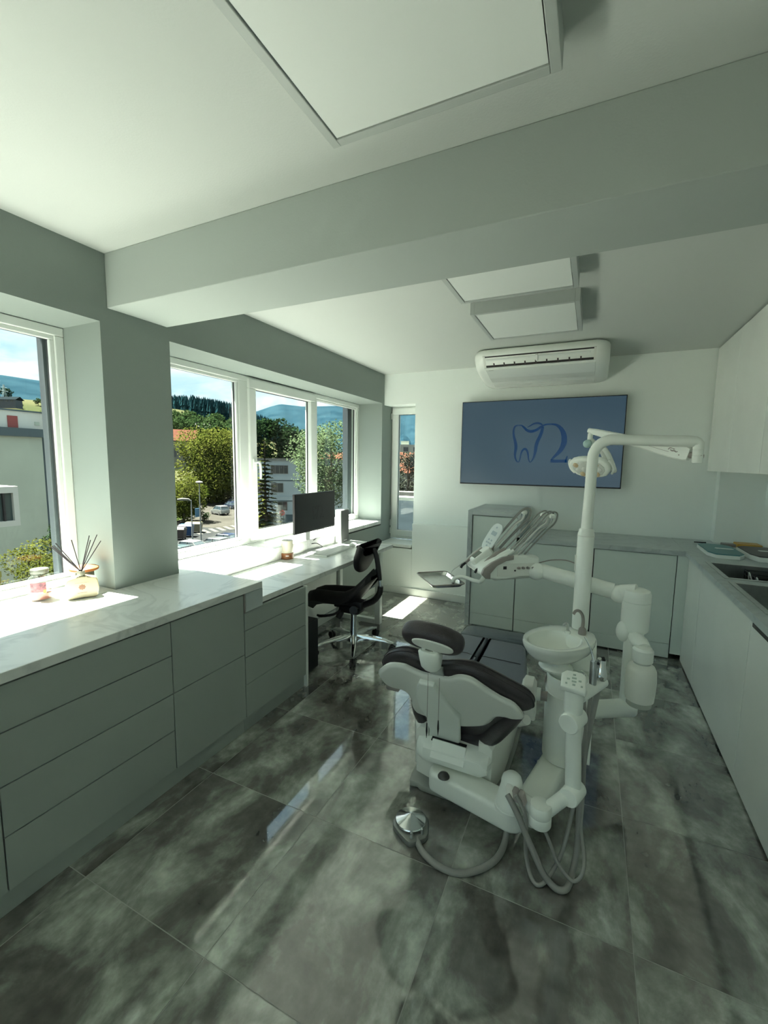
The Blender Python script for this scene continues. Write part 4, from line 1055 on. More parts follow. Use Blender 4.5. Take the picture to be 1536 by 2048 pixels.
# side cheeks in warm grey, following the sloping front
for s in (-1, 1):
    P_ = [(-0.150,-0.047),(-0.174,-0.022),(-0.162,0.008),(-0.120,0.038),(-0.06,0.066),(0.0,0.074),(0.0,0.052),(-0.04,0.045),(-0.09,0.020),(-0.125,-0.02),(-0.125,-0.05)]
    pad(P_, H(0, s*0.120, 0), hX, hZ, hY, -0.010, 0.010, 0.004, 2).build('grey_cheek', GREYP, hd_)
sp_ = MB(); sp_.obox(H(0.02, -0.1185, -0.005), hX, hY, hZ, 0.105, 0.003, 0.034); spn = sp_.build('socket_panel', PLASTC, hd_, smooth=False, bevel=0.002)
for k in range(4):
    MB().cyl(H(0.030 + 0.026*k, -0.120, 0.005), H(0.030 + 0.026*k, -0.136, 0.007), 0.0075, 0.006, 12).build('control_knob', GREYP, spn)
MB().obox(H(-0.045, -0.122, 0.008), hX, hY, hZ, 0.009, 0.002, 0.008).build('rocker_switch', BLACK, spn, smooth=False)
MB().obox(H(0.012, -0.122, -0.008), hX, hY, hZ, 0.004, 0.003, 0.004).build('rocker_switch', BLACK, spn, smooth=False)
# console with its little display, in the middle of the front
fx = Vector((hX*0.80 + hZ*0.60)); fz = Vector((-hX*0.60 + hZ*0.80))
cc = H(-0.125, 0.018, 0.050)
pad([(-0.058,-0.030),(0.05,-0.034),(0.062,-0.02),(0.062,0.02),(0.05,0.034),(-0.058,0.030),(-0.066,0.015),(-0.066,-0.015)], cc, fx, hY, fz, -0.03, 0.016, 0.010, 3).build('console', PLAST, un)
MB().obox(cc + fz*0.0165 - fx*0.018, fx, hY, fz, 0.026, 0.022, 0.0010).build('display', mat('dim green display', (0.13, 0.16, 0.13), 0.25), hd_, smooth=False)
# tilted touch pad
tpu = (hX*0.52 + hZ*0.85).normalized(); tpn = (-hX*0.72 + hZ*0.44 - hY*0.53).normalized(); tpu = (tpu - tpn*tpu.dot(tpn)).normalized(); tpv = tpn.cross(tpu)
tc_ = H(-0.055, 0.035, 0.145)
TP = [(0.085*math.copysign(abs(math.cos(a))**0.55, math.cos(a)), 0.037*math.copysign(abs(math.sin(a))**0.8, math.sin(a))) for a in [2*PI*k/28 for k in range(28)]]
tp = pad(TP, tc_, tpu, tpv, tpn, -0.006, 0.006, 0.004, 3).build('touch_pad', mat('bluish white panel', (0.70, 0.76, 0.76), 0.25), un)
LCD = mat('pale blue window', (0.42, 0.50, 0.55), 0.25)
MB().obox(tc_ + tpn*0.0062 + tpu*0.022, tpu, tpv, tpn, 0.012, 0.016, 0.0008).build('display', LCD, tp, smooth=False)
for a, b in ((-0.02,-0.010),(-0.02,0.008),(-0.038,-0.012),(-0.038,0.0),(-0.038,0.012),(-0.056,0.0),(0.058,0.004)):
    MB().obox(tc_ + tpn*0.0062 + tpu*a + tpv*b, tpu, tpv, tpn, 0.005, 0.0045, 0.0006).build('key', LCD, tp, smooth=False)
MB().tube([H(-0.065,0.03,0.06), H(-0.05,0.035,0.12)], [0.016, 0.012], 12).build('pad_stem', GREYP, un)
# five handpieces, each with its whip arm and hose
hps = [(0.098, 0.00, 'chrome'), (0.066, -0.01, 'grey'), (-0.050, 0.030, 'grey'), (-0.076, 0.045, 'white'), (-0.100, 0.055, 'white')]
for i, (y, dx, kind) in enumerate(hps):
    far = y > 0
    bs = H(-0.075 + dx, y, 0.080)
    base = [H(-0.185 + dx, y, -0.005), H(-0.14 + dx, y, 0.035), H(-0.09 + dx, y, 0.070), H(-0.045 + dx, y, 0.095)]
    mm = {'chrome': STEEL, 'grey': GREYP, 'white': PLAST}[kind]
    hp = MB().tube(base, [0.0065, 0.010, 0.0115, 0.009], 12, smooth=3).build('handpiece', mm, un)
    tip = [H(-0.185 + dx, y, -0.005), H(-0.205 + dx, y, -0.020), H(-0.212 + dx, y, -0.034)]
    if i == 0:
        tip = [H(-0.185, y, -0.005), H(-0.225, y, -0.030), H(-0.262, y, -0.060), H(-0.268, y, -0.095)]
        MB().tube(tip, [0.006, 0.004, 0.0018, 0.0010], 8, smooth=3).build('tip', STEEL, hp)
    else:
        MB().tube(tip, [0.0065, 0.0075, 0.007], 10).build('tip', BLACK if kind != 'white' else PLASTC, hp)
    MB().obox(H(-0.095 + dx, y, 0.052), fx, hY, fz, 0.03, 0.013, 0.010).build('holder_cradle', GREYP, hp, bevel=0.004)
    # whip arm
    w0 = H(-0.02 + dx, y, 0.070); w1 = H(0.105 + dx, y + (0.012 if far else -0.004), 0.205); w2 = H(0.150 + dx, y + (0.012 if far else -0.006), 0.240); w3 = H(0.160 + dx, y + (0.012 if far else -0.006), 0.278)
    wa = MB().tube([w0, w0.lerp(w1, 0.5), w1, w2, w3], [0.0055, 0.0052, 0.0050, 0.0048, 0.0040], 10, smooth=4).build('whip_arm', PLASTC if i % 2 else STEEL, un)
    MB().lathe([(0.010,-0.012),(0.0125,-0.008),(0.0125,0.008),(0.010,0.012)], w3, 14, axis=hX).build('hose_roller', PLAST, wa)
    e = base[-1]
    MB().tube([e, H(0.03 + dx, y, 0.170), H(0.11 + dx, y + 0.004, 0.258), H(0.145 + dx, y + 0.006, 0.290), H(0.178 + dx, y + 0.006, 0.301), H(0.198 + dx, y + 0.008, 0.285), H(0.185 + dx, y + 0.010, 0.240), H(0.14 + dx, y + 0.010, 0.195), H(0.06 + dx, y + 0.008, 0.115), H(0.01 + dx, y + 0.004, 0.062)], 0.0042, 8, smooth=4).build('hose', HOSE, wa)
# thin cable behind the elbow
MB().tube([(-0.23,2.46,1.005),(-0.17,2.47,1.025),(-0.10,2.47,1.032),(-0.05,2.47,1.02)], 0.003, 8, smooth=3).build('cable', GREYP, un)
# tray arm and tray
MB().tube([H(-0.12,-0.03,-0.058), H(-0.16,-0.06,-0.082), (-0.605,2.30,0.917), (-0.640,2.275,0.913), (-0.650,2.27,0.900), (-0.650,2.27,0.888)], [0.012,0.012,0.011,0.011,0.010,0.009], 12, smooth=3).build('tray_arm', PLAST, un)
def quad_tray():
    C4 = [Vector(p) for p in ((-0.878,2.322,0.90),(-0.708,2.111,0.90),(-0.574,2.225,0.90),(-0.755,2.428,0.90))]
    c = sum(C4, Vector())/4
    u = (C4[1]-C4[0]).normalized(); v = Vector((-u.y, u.x, 0))
    hu, hv = 0.135, 0.090
    def rr(k, z, w):
        pts = []
        r = 0.022
        for sx, sy, a0 in ((1,1,0),(-1,1,PI/2),(-1,-1,PI),(1,-1,3*PI/2)):
            for j in range(5):
                a = a0 + PI/2*j/4
                pts.append(c + u*(sx*(hu*k+w - r) + r*math.cos(a)) + v*(sy*(hv*k+w - r) + r*math.sin(a)) + Vector((0,0,z)))
        return pts
    return c, u, v, rr
c, u, v, rr = quad_tray()
tr = thing('instrument_tray', 'empty shallow steel tray on the thin arm left of the instrument head', 'tray', tuple(c + Vector((0,0,-0.016))))
m = MB(); m.loft([rr(1,-0.0155,-0.014), rr(1,0.0,0.0), rr(1,0.002,0.002), rr(1,0.0,0.004), rr(1,-0.0175,-0.012)]); 
m.build('dish', CHROME, tr)
m = MB(); m.loft([rr(1,-0.016,-0.014), rr(1,-0.015,-0.014)]); m.build('dish_floor', STEEL, tr)
m = MB(); P_ = rr(1,0.001,0.003); m.tube(P_ + [P_[0]], 0.0035, 8, cap=False); m.build('rolled_rim', GREYP, tr)
MB().lathe([(0.008,0),(0.008,0.004),(0.0,0.005)], (-0.650,2.265,0.884), 12).build('clamp_screw', GREYP, tr)

# ================================================================== FOOT PEDAL
fp = thing('foot_pedal', 'round chrome foot pedal with grey hose on the floor tiles', 'pedal', (-0.603, 1.56, 0))
PBASE = [(-0.676,1.575),(-0.664,1.531),(-0.590,1.487),(-0.560,1.487),(-0.520,1.531),(-0.524,1.575),(-0.545,1.630),(-0.585,1.652),(-0.635,1.642),(-0.666,1.612)]
m = MB(); m.prism(smooth_poly(PBASE, 2), (0,0,0), (1,0,0), (0,1,0), (0,0,0.024)); pb = m.build('base', mat('cast grey aluminium', (0.26, 0.27, 0.255), 0.35, 0.6), fp, bevel=0.005)
MB().lathe([(0.055,0.0),(0.064,0.003),(0.0655,0.009),(0.063,0.013),(0.03,0.025),(0.006,0.0345),(0.0,0.035)], (-0.604,1.578,0.027), 48).build('chrome_disc', mat('radially brushed chrome', (0.72, 0.74, 0.74), 0.16, 1.0), fp)
for x, y in ((-0.573,1.508),(-0.540,1.545)):
    MB().lathe([(0.008,0),(0.008,0.012),(0.006,0.016),(0.0065,0.022),(0.003,0.027),(0.0,0.028)], (x, y, 0.0225), 14).build('pin', STEEL, pb)
MB().tube([(-0.545,1.53,0.012)] + [(-0.552,1.519,0.0125),(-0.522,1.484,0.0125),(-0.479,1.458,0.0125),(-0.425,1.444,0.0125),(-0.371,1.448,0.0125),(-0.327,1.470,0.0125),(-0.281,1.515,0.0125),(-0.248,1.567,0.0125),(-0.232,1.620,0.014),(-0.226,1.665,0.030),(-0.224,1.690,0.070)], 0.0125, 12, smooth=4).build('pedal_hose', HOSE, fp)

# ================================================================== SADDLE STOOL
st = thing('saddle_stool', 'black saddle stool with small backrest and chrome star base at the desk', 'stool', (-1.695, 3.02, 0))
SX, SY = -1.695, 3.02
base = MB().lathe([(0.030,0.05),(0.034,0.06),(0.034,0.13),(0.030,0.16),(0.026,0.28),(0.026,0.295),(0.0,0.295)], (SX, SY, 0), 24).build('base_column', CHROME, st)
MB().cyl((SX, SY, 0.28), (SX, SY, 0.40), 0.014, n=16).build('gas_spring', STEEL, base)
casters = [(-1.545,2.735),(-1.385,3.105),(-1.655,3.345),(-1.975,3.135),(-1.905,2.765)]
for x, y in casters:
    d = Vector((x - SX, y - SY, 0)); L_ = d.length; d.normalize(); n = Vector((-d.y, d.x, 0))
    rings = []
    for t, w, z0, z1 in ((0.02, 0.026, 0.060, 0.130), (0.08, 0.025, 0.082, 0.128), (0.17, 0.022, 0.092, 0.120), (0.26, 0.018, 0.084, 0.104), (L_ - 0.01, 0.014, 0.070, 0.086), (L_ + 0.012, 0.008, 0.068, 0.080)):
        p = Vector((SX, SY, 0)) + d*t
        rings.append([p + n*a*w + Vector((0,0,z)) for a, z in ((-1, z0), (1, z0), (1, (z0+z1)/2), (0.55, z1), (-0.55, z1), (-1, (z0+z1)/2))])
    lg = MB().loft(rings).build('star_leg', CHROME, st)
    c = Vector((x, y, 0.028))
    m = MB()
    for s in (-1, 1):
        m.cyl(c + n*s*0.008, c + n*s*0.022, 0.028, n=20)
    m.cyl((x, y, 0.03), (x, y, 0.072), 0.008, n=10)
    m.build('caster', BLACK, lg)
# seat: saddle lofted front to back, two lobes with a groove
sections = [(-2.125,0.395,0.05,0.16,0.02),(-2.09,0.440,0.10,0.19,0.035),(-2.02,0.468,0.13,0.185,0.05),(-1.93,0.478,0.150,0.165,0.055),(-1.83,0.482,0.165,0.12,0.05),(-1.73,0.490,0.175,0.05,0.035),(-1.65,0.530,0.18,0.0,0.02),(-1.58,0.600,0.165,0.0,0.012),(-1.53,0.655,0.13,0.0,0.006),(-1.505,0.690,0.07,0.0,0.0)]
def saddle_ring(x, z, w, gap, dip):
    pts = []
    n = 28
    for k in range(n):
        t = -1 + 2*k/(n-1)
        y = t*w
        prof = math.sqrt(max(0, 1 - abs(t)**3.2))
        g_ = math.exp(-(t/0.30)**2)
        zz = z + 0.045*(prof - 1)*1.6 - dip*1.15*g_ + 0.02*(1 - g_)*prof
        pts.append((x + (0.03*g_ if x < -2.0 else 0), SY + y, zz))
    for k in range(n):
        t = 1 - 2*k/(n-1)
        y = t*w*0.96
        g_ = math.exp(-(t/0.35)**2)
        pts.append((x + (0.03*g_ if x < -2.0 else 0), SY + y, z - 0.075 - (0.03*(1-abs(t)**2)) - dip*0.5*g_ + (0.03 if z > 0.55 else 0)))
    return pts
MB().loft([saddle_ring(*s) for s in sections]).build('seat', BLACKF, st)
m = MB(); m.box(-1.80, SY - 0.07, 0.315, -1.62, SY + 0.07, 0.372); m.box(-1.86, SY - 0.05, 0.345, -1.60, SY + 0.05, 0.42); mech = m.build('tilt_mechanism', BLACK, st, bevel=0.012)
MB().tube([(-1.66, SY - 0.06, 0.36), (-1.645, SY - 0.10, 0.365)], [0.030, 0.032], 16).build('tension_knob', BLACK, mech)
MB().tube([(-1.78, SY - 0.06, 0.335), (-1.83, SY - 0.10, 0.30), (-1.92, SY - 0.14, 0.285), (-1.955, SY - 0.15, 0.292)], [0.009, 0.010, 0.012, 0.008], 10, smooth=3).build('lever', BLACK, mech)
MB().tube([(-1.78, SY - 0.03, 0.35), (-1.80, SY - 0.05, 0.285), (-1.81, SY - 0.06, 0.262)], [0.028, 0.026, 0.024], 14).build('adjust_knob', BLACK, mech)
MB().tube([(-1.64, SY, 0.37), (-1.52, SY, 0.43), (-1.465, SY, 0.50), (-1.455, SY, 0.56)], [0.026, 0.026, 0.024, 0.022], 14, smooth=3).build('back_bracket', BLACK, st)
MB().tube([(-1.456, SY, 0.55), (-1.462, SY, 0.62)], 0.011, 12).build('back_rod', CHROME, st)
MB().tube([(-1.462, SY, 0.61), (-1.475, SY, 0.70), (-1.495, SY, 0.80), (-1.520, SY, 0.86)], [0.017, 0.020, 0.020, 0.015], 14, smooth=3).build('back_post', BLACK, st)
BRp = [(-0.055,-0.115),(0.055,-0.115),(0.115,-0.07),(0.155,0.0),(0.165,0.055),(0.175,0.13),(0.15,0.12),(0.10,0.075),(0.0,0.06),(-0.10,0.075),(-0.15,0.12),(-0.175,0.13),(-0.165,0.055),(-0.155,0.0),(-0.115,-0.07)]
bo = Vector((-1.585, SY, 0.775)); bV = Vector((0.42, 0, 0.91)).normalized(); bN = Vector((-0.91, 0, 0.42)).normalized()
m = pad(smooth_poly(BRp, 3), bo, (0,1,0), bV, bN, -0.03, 0.022, 0.02, 4)
m.v = [tuple(Vector(p) - bN*(0.9*((p[1]-SY)**2)) * -1.0) for p in m.v]
m.build('backrest', BLACKF, st)

# ================================================================== UNDER THE DESK
pc = thing('computer_tower', 'black computer tower in the knee space beside the drawer end panel', 'computer', (-1.98, 2.50, 0))
bx(-2.20, 2.400, 0.012, -1.768, 2.605, 0.385).build('case', BLACK, pc, smooth=False, bevel=0.004)
bx(-1.770, 2.405, 0.02, -1.762, 2.600, 0.38).build('front_grille', mat('black glossy', (0.010, 0.009, 0.010), 0.3), pc, smooth=False, bevel=0.002)
for x in (-2.15, -1.82):
    bx(x, 2.42, 0, x + 0.03, 2.59, 0.013).build('foot', BLACK, pc, smooth=False)
for pts, r in (([(-2.14,2.62,0.70),(-2.12,2.60,0.60),(-2.08,2.60,0.50),(-1.95,2.57,0.43),(-1.94,2.55,0.387)], 0.004),
               ([(-2.17,2.80,0.71),(-2.10,2.74,0.55),(-2.03,2.66,0.45),(-2.0,2.58,0.387)], 0.0035)):
    tag(MB().tube(pts, r, 8, smooth=4).build('power_cable', BLACK), 'thicker black cable at the tower\'s near corner under the desk' if r > 0.0036 else 'thinner black cable swinging behind the first one to the tower', 'cable', 'black cables under the desk')
tag(MB().tube([(-2.16,3.0,0.71),(-2.17,2.96,0.55),(-2.12,2.90,0.42),(-2.14,2.95,0.30),(-2.17,2.99,0.15),(-2.15,2.92,0.01),(-2.02,2.86,0.008)], 0.003, 8, smooth=4).build('data_cable', GREYP), 'thin grey cable dangling against the panels behind the stool', 'cable')

# ================================================================== ON THE DESK
mo = thing('monitor', 'thin black computer monitor on a silver stand on the desk', 'monitor', (-2.22, 3.22, 0.745))
mx_ = -2.190
bx(mx_ - 0.022, 2.900, 0.925, mx_, 3.520, 1.262).build('casing', BLACK, mo, smooth=False, bevel=0.003)
dsp = bx(mx_ - 0.001, 2.907, 0.938, mx_ + 0.0015, 3.513, 1.256).build('display', mat('dark screen', (0.010, 0.009, 0.010), 0.25), mo, smooth=False)
tooth_logo(mo, (mx_ + 0.0016, 3.155, 1.03), (0,0.115,0), (0,0,0.115), (0.0006,0,0), mat('faint screen mark', (0.017, 0.016, 0.018), 0.25))
SILV = mat('silver painted metal', (0.55, 0.56, 0.55), 0.35, 0.4)
bx(mx_ - 0.055, 3.110, 0.755, mx_ - 0.040, 3.175, 1.05).build('stand', SILV, mo, smooth=False, bevel=0.003)
bx(mx_ - 0.045, 3.10, 1.02, mx_ - 0.02, 3.19, 1.12).build('mount', BLACK, mo, smooth=False)
MB().obox((-2.150, 3.190, 0.7485), (1,0.06,0), (-0.06,1,0), (0,0,1), 0.070, 0.125, 0.0033).build('stand_base', SILV, mo, smooth=False, bevel=0.0015)
for d in (0, 0.05):
    MB().tube([(mx_ - 0.03, 3.22 + d, 0.93), (mx_ - 0.02, 3.235 + d*0.6, 0.86), (mx_ - 0.045, 3.19, 0.815), (mx_ - 0.05, 3.15, 0.80)], 0.003, 8, smooth=4).build('cable', BLACK, mo)
MB().tube([(mx_ - 0.045, 3.18, 0.80), (mx_ - 0.02, 3.24, 0.80), (mx_ - 0.01, 3.30, 0.77), (mx_ - 0.02, 3.34, 0.7505)], 0.0035, 8, smooth=4).build('cable', BLACK, mo)
kb = thing('keyboard', 'flat white keyboard lying along the desk edge', 'keyboard', (-2.02, 3.22, 0.745), rz=0.0)
KM = Matrix.Translation((-2.010, 3.225, 0.745)) @ Matrix.Rotation(math.radians(91.5), 4, 'Z')
WM[kb.name] = KM; kb.matrix_world = KM
MB().box(-0.225, -0.062, 0.0, 0.225, 0.062, 0.011).build('case', PVC, kb, smooth=False, bevel=0.003, world=False)
KEY = mat('pale grey keys', (0.62, 0.63, 0.61), 0.45)
protok = None
for r_ in range(5):
    n_ = 17
    for c_ in range(n_):
        if r_ == 4 and 5 <= c_ <= 10: continue
        x0 = -0.218 + c_*0.0257; y0 = -0.056 + (4 - r_)*0.0225
        if protok is None:
            protok = MB().box(0.001, 0.001, 0.011, 0.0245, 0.0212, 0.0145).build('key', KEY, kb, smooth=False, world=False)
            k_ = protok
        else:
            k_ = protok.copy(); COL.objects.link(k_); k_.parent = kb
        k_.location = (x0, y0 if r_ != 4 else -0.056 + 0.0, 0)
        if r_ == 4: k_.location.y = -0.056
k_ = MB().box(-0.0885, -0.055, 0.011, 0.063, -0.0348, 0.0145).build('space_bar', KEY, kb, smooth=False, world=False)
ms = MB(); ms.ell((-2.005, 3.545, 0.752), 0.030, 0.055, 0.022, 20, 12); ms.v = [(x, y, max(z, 0.7455)) for x, y, z in ms.v]
tag(ms.build('mouse', PVC), 'small white mouse past the end of the keyboard', 'mouse')
sb = thing('speaker_box', 'upright white box with a grey mesh side between monitor and window sill', 'speaker', (-2.19, 3.66, 0.745))
bx(-2.218, 3.575, 0.745, -2.155, 3.725, 1.072).build('housing', PVC, sb, smooth=False, bevel=0.003)
MESH = mat('grey speaker mesh', (0.11, 0.115, 0.11), 0.5, bump=0.4, bscale=700)
bx(-2.156, 3.580, 0.752, -2.150, 3.720, 1.066).build('mesh_front', MESH, sb, smooth=False, bevel=0.002)
bx(-2.151, 3.620, 0.766, -2.148, 3.680, 0.776).build('badge', SILV, sb, smooth=False)
cd = thing('candle', 'cream pillar candle in a wood brown base on the desk', 'candle', (-2.205, 2.815, 0.745))
CW_ = mat('cream wax', (0.52, 0.49, 0.39), 0.45)
TERRA = mat('terracotta brown wood', (0.24, 0.09, 0.03), 0.5, noise=0.12, nscale=30)
MB().lathe([(0.047,0.0),(0.050,0.003),(0.050,0.048),(0.047,0.051),(0.0,0.051)], (-2.205, 2.815, 0.745), 32).build('base', TERRA, cd)
MB().lathe([(0.046,0.051),(0.048,0.055),(0.048,0.150),(0.045,0.153),(0.035,0.151),(0.0,0.148)], (-2.205, 2.815, 0.745), 32).build('wax', CW_, cd)
MB().cyl((-2.205, 2.815, 0.892), (-2.204, 2.815, 0.905), 0.0012, n=6).build('wick', BLACK, cd)
MB().obox(Vector((-2.205, 2.815, 0.775)) + Vector((0.62,-0.785,0))*0.0505, (0.785,0.62,0), (0,0,1), (0.62,-0.785,0), 0.012, 0.0025, 0.0008).build('badge', PVC, cd, smooth=False)

# ================================================================== ON THE WINDOW WORKTOP
ZT = 0.850
jr = thing('candle_jar', 'open glass candle jar with pink wax beside the diffuser bottle', 'candle', (-2.395, 1.150, ZT))
jc = (-2.395, 1.150, ZT)
MB().lathe([(0.040,0.0),(0.046,0.004),(0.0475,0.012),(0.0475,0.100),(0.044,0.112),(0.036,0.118),(0.036,0.128),(0.033,0.128),(0.033,0.116),(0.041,0.110),(0.0445,0.098),(0.0445,0.014),(0.042,0.006),(0.0,0.006)], jc, 32, cap=False).build('glass', JARG, jr)
PINK = mat('pink wax', (0.42, 0.16, 0.13), 0.5)
MB().lathe([(0.0,0.007),(0.041,0.007),(0.0438,0.014),(0.0438,0.036),(0.0,0.034)], jc, 28).build('wax', PINK, jr)
GLID = mat('smoky green grey lid', (0.075, 0.08, 0.06), 0.3)
MB().lathe([(0.030,0.122),(0.030,0.130),(0.0355,0.132),(0.037,0.136),(0.037,0.150),(0.034,0.153),(0.0,0.154)], jc, 28).build('lid', GLID, jr)
def wrap_label(name, r, a0, a1, z0, z1, m, parent, c, e=0.0007, n=14):
    mb = MB(); c = Vector(c)
    q = []
    for k in range(n+1):
        a = a0 + (a1-a0)*k/n
        d = Vector((math.cos(a), math.sin(a), 0))
        q.append((c + d*r, c + d*(r+e)))
    for k in range(n):
        i0, o0 = q[k]; i1, o1 = q[k+1]
        z0v, z1v = Vector((0,0,z0)), Vector((0,0,z1))
        mb.add([i0+z0v, i1+z0v, i1+z1v, i0+z1v, o0+z0v, o1+z0v, o1+z1v, o0+z1v], [(0,3,2,1),(4,5,6,7),(0,1,5,4),(2,3,7,6)] + ([(3,0,4,7)] if k == 0 else []) + ([(1,2,6,5)] if k == n-1 else []))
    return mb.build(name, m, parent)
am = math.atan2(-1.15, 2.395)
LBL = mat('printed berry label', (0.07, 0.025, 0.035), 0.5, nscale=60, col2=(0.30, 0.09, 0.10))
lb = wrap_label('label', 0.0478, am - 0.95, am + 0.45, 0.044, 0.092, LBL, jr, jc)
wrap_label('label_band', 0.0486, am - 0.95, am + 0.45, 0.038, 0.047, mat('cream paper', (0.34, 0.31, 0.24), 0.6), lb, jc)
wrap_label('label_text', 0.0494, am - 0.55, am + 0.1, 0.041, 0.0435, GREYP, lb, jc, 0.0004)
wrap_label('label_spot', 0.0486, am + 0.18, am + 0.42, 0.040, 0.056, mat('orange spot print', (0.55, 0.20, 0.05), 0.6), lb, jc)
# reed diffuser : flat cushion shaped bottle turned to the room
df = thing('reed_diffuser', 'flat cream scent bottle with black reed sticks beside the pillar', 'diffuser', (-2.245, 1.265, ZT))
fn_ = Vector((0.885, -0.465, 0)); fu = Vector((0.465, 0.885, 0)); fo = Vector((-2.250, 1.258, ZT))
BOT = [(-0.052,0.0),(0.0,0.004),(0.052,0.0),(0.064,0.010),(0.070,0.045),(0.066,0.085),(0.058,0.100),(0.020,0.110),(0.0,0.112),(-0.020,0.110),(-0.058,0.100),(-0.066,0.085),(-0.070,0.045),(-0.064,0.010)]
BOTM = mat('cream frosted glass', (0.33, 0.29, 0.185), 0.35)
pad(BOT, fo, fu, (0,0,1), fn_, -0.024, 0.024, 0.007, 4).build('bottle', BOTM, df)
DRK = mat('thin dark edge print', (0.10, 0.08, 0.05), 0.5)
COPP = mat('copper print', (0.17, 0.075, 0.035), 0.4)
for k in range(8):
    a = 2*PI*k/8
    c = fo + fn_*0.0242 + fu*(0.0105*math.cos(a)) + Vector((0,0,0.058 + 0.0095*math.sin(a)))
    MB().lathe([(0.0045,0),(0.0045,0.0006)], c, 10, axis=fn_).build('emblem_petal', COPP, df)
MB().lathe([(0.007,0),(0.007,0.0009),(0.004,0.001)], fo + fn_*0.0243 + Vector((0,0,0.058)), 14, axis=fn_).build('emblem_centre', COPP, df)
stroke('text_line', [(-0.028,0.080),(0.028,0.080)], [0.0012,0.0012], DRK, df, fo + fn_*0.0241, fu, (0,0,1), fn_*0.0003, 2)
stroke('text_line', [(-0.020,0.030),(0.020,0.030)], [0.0020,0.0020], COPP, df, fo + fn_*0.0241, fu, (0,0,1), fn_*0.0003, 2)
MB().lathe([(0.016,0.108),(0.0165,0.112),(0.0165,0.132),(0.0145,0.135),(0.011,0.135),(0.011,0.12)], fo, 22).build('neck', mat('olive grey metal', (0.33, 0.32, 0.24), 0.35, 0.5), df)
REED = mat('black purple reed', (0.014, 0.008, 0.011), 0.6)
cam_r = Vector((0.9027, 0.43, 0)); 
for tx, tz in ((-0.118,0.272),(-0.108,0.268),(-0.102,0.274),(-0.098,0.262),(-0.094,0.283),(-0.030,0.292),(0.045,0.305),(0.048,0.285),(0.078,0.306),(0.092,0.276)):
    b_ = fo + Vector((0,0,0.120)) + fu*(-tx*0.06)
    e_ = fo + Vector((0,0,tz)) + fu*tx*0.98 + fn_*random.uniform(-0.02, 0.02)
    MB().cyl(b_, e_, 0.0021, n=7).build('reed', REED, df)
# copper lidded pot just behind the bottle
pt = thing('copper_lid_pot', 'small pot with copper lid almost hidden behind the scent bottle', 'pot', (-2.345, 1.330, ZT))
pc_ = (-2.335, 1.322, ZT)
MB().lathe([(0.038,0.0),(0.042,0.004),(0.042,0.112),(0.0,0.113)], pc_, 24).build('body', GLID, pt)
MB().lathe([(0.058,0.114),(0.064,0.118),(0.064,0.128),(0.056,0.133),(0.0,0.135)], pc_, 30).build('lid', mat('orange copper', (0.34, 0.12, 0.035), 0.4), pt)

# ================================================================== OUTSIDE : STREET, TREES, HOUSES, HILLS
GZ = -9.0
rnd = random.Random(11)
def colmix(name, a, b, scale, rough=0.9, transl=0.0):
    m = bpy.data.materials.new(name); m.use_nodes = True
    t = m.node_tree; p = t.nodes['Principled BSDF']
    tc = t.nodes.new('ShaderNodeTexCoord'); n = t.nodes.new('ShaderNodeTexNoise')
    n.inputs['Scale'].default_value = scale; n.inputs['Detail'].default_value = 6
    r = t.nodes.new('ShaderNodeValToRGB')
    r.color_ramp.elements[0].position = 0.36; r.color_ramp.elements[1].position = 0.64
    r.color_ramp.elements[0].color = (*a, 1); r.color_ramp.elements[1].color = (*b, 1)
    t.links.new(tc.outputs['Object'], n.inputs['Vector']); t.links.new(n.outputs[0], r.inputs[0])
    t.links.new(r.outputs[0], p.inputs['Base Color'])
    p.inputs['Roughness'].default_value = rough; p.inputs['Specular IOR Level'].default_value = 0.0
    if transl:
        tr = t.nodes.new('ShaderNodeBsdfTranslucent'); mx = t.nodes.new('ShaderNodeMixShader'); mx.inputs[0].default_value = transl
        t.links.new(r.outputs[0], tr.inputs[0]); t.links.new(p.outputs[0], mx.inputs[1]); t.links.new(tr.outputs[0], mx.inputs[2])
        t.links.new(mx.outputs[0], t.nodes['Material Output'].inputs[0])
    return m
ASPH = colmix('sunny pale asphalt', (0.024, 0.0225, 0.019), (0.032, 0.030, 0.0255), 0.3)  # the asphalt's own tone, varied by noise
ASPHD = colmix('worn grey asphalt', (0.014, 0.015, 0.0155), (0.020, 0.021, 0.0205), 0.4)
KERB = mat('kerb stone', (0.045, 0.043, 0.038), 0.9, spec=0.0)
LAWN = colmix('short lawn', (0.012, 0.018, 0.005), (0.020, 0.027, 0.008), 0.8)
MEADOW = colmix('hill meadow', (0.016, 0.021, 0.009), (0.037, 0.037, 0.019), 0.012)
SPRUCEB = colmix('haze-tinted blue green spruce', (0.005, 0.017, 0.021), (0.012, 0.036, 0.040), 0.03)  # blue of the distance haze mixed into the tree colour
MOUNT = colmix('haze-tinted blue mountain', (0.005, 0.0135, 0.0195), (0.0085, 0.020, 0.027), 0.006)  # distance haze put into the base colour
LEAFY = colmix('yellow green lime leaves', (0.024, 0.035, 0.005), (0.078, 0.084, 0.018), 0.5, 0.7, 0.35)
LEAFM = colmix('mid green leaves', (0.012, 0.026, 0.009), (0.034, 0.054, 0.020), 0.3, 0.8, 0.25)
LEAFD = colmix('dark green leaves', (0.006, 0.015, 0.006), (0.016, 0.030, 0.011), 0.3, 0.8, 0.15)
LEAFL = colmix('light green airy leaves', (0.034, 0.054, 0.024), (0.085, 0.115, 0.06), 0.8, 0.7, 0.4)
NEEDLE = colmix('olive spruce needles', (0.016, 0.022, 0.005), (0.050, 0.054, 0.012), 0.9, 0.8, 0.2)
BARK = colmix('grey brown bark', (0.05, 0.04, 0.03), (0.09, 0.075, 0.06), 2.0)
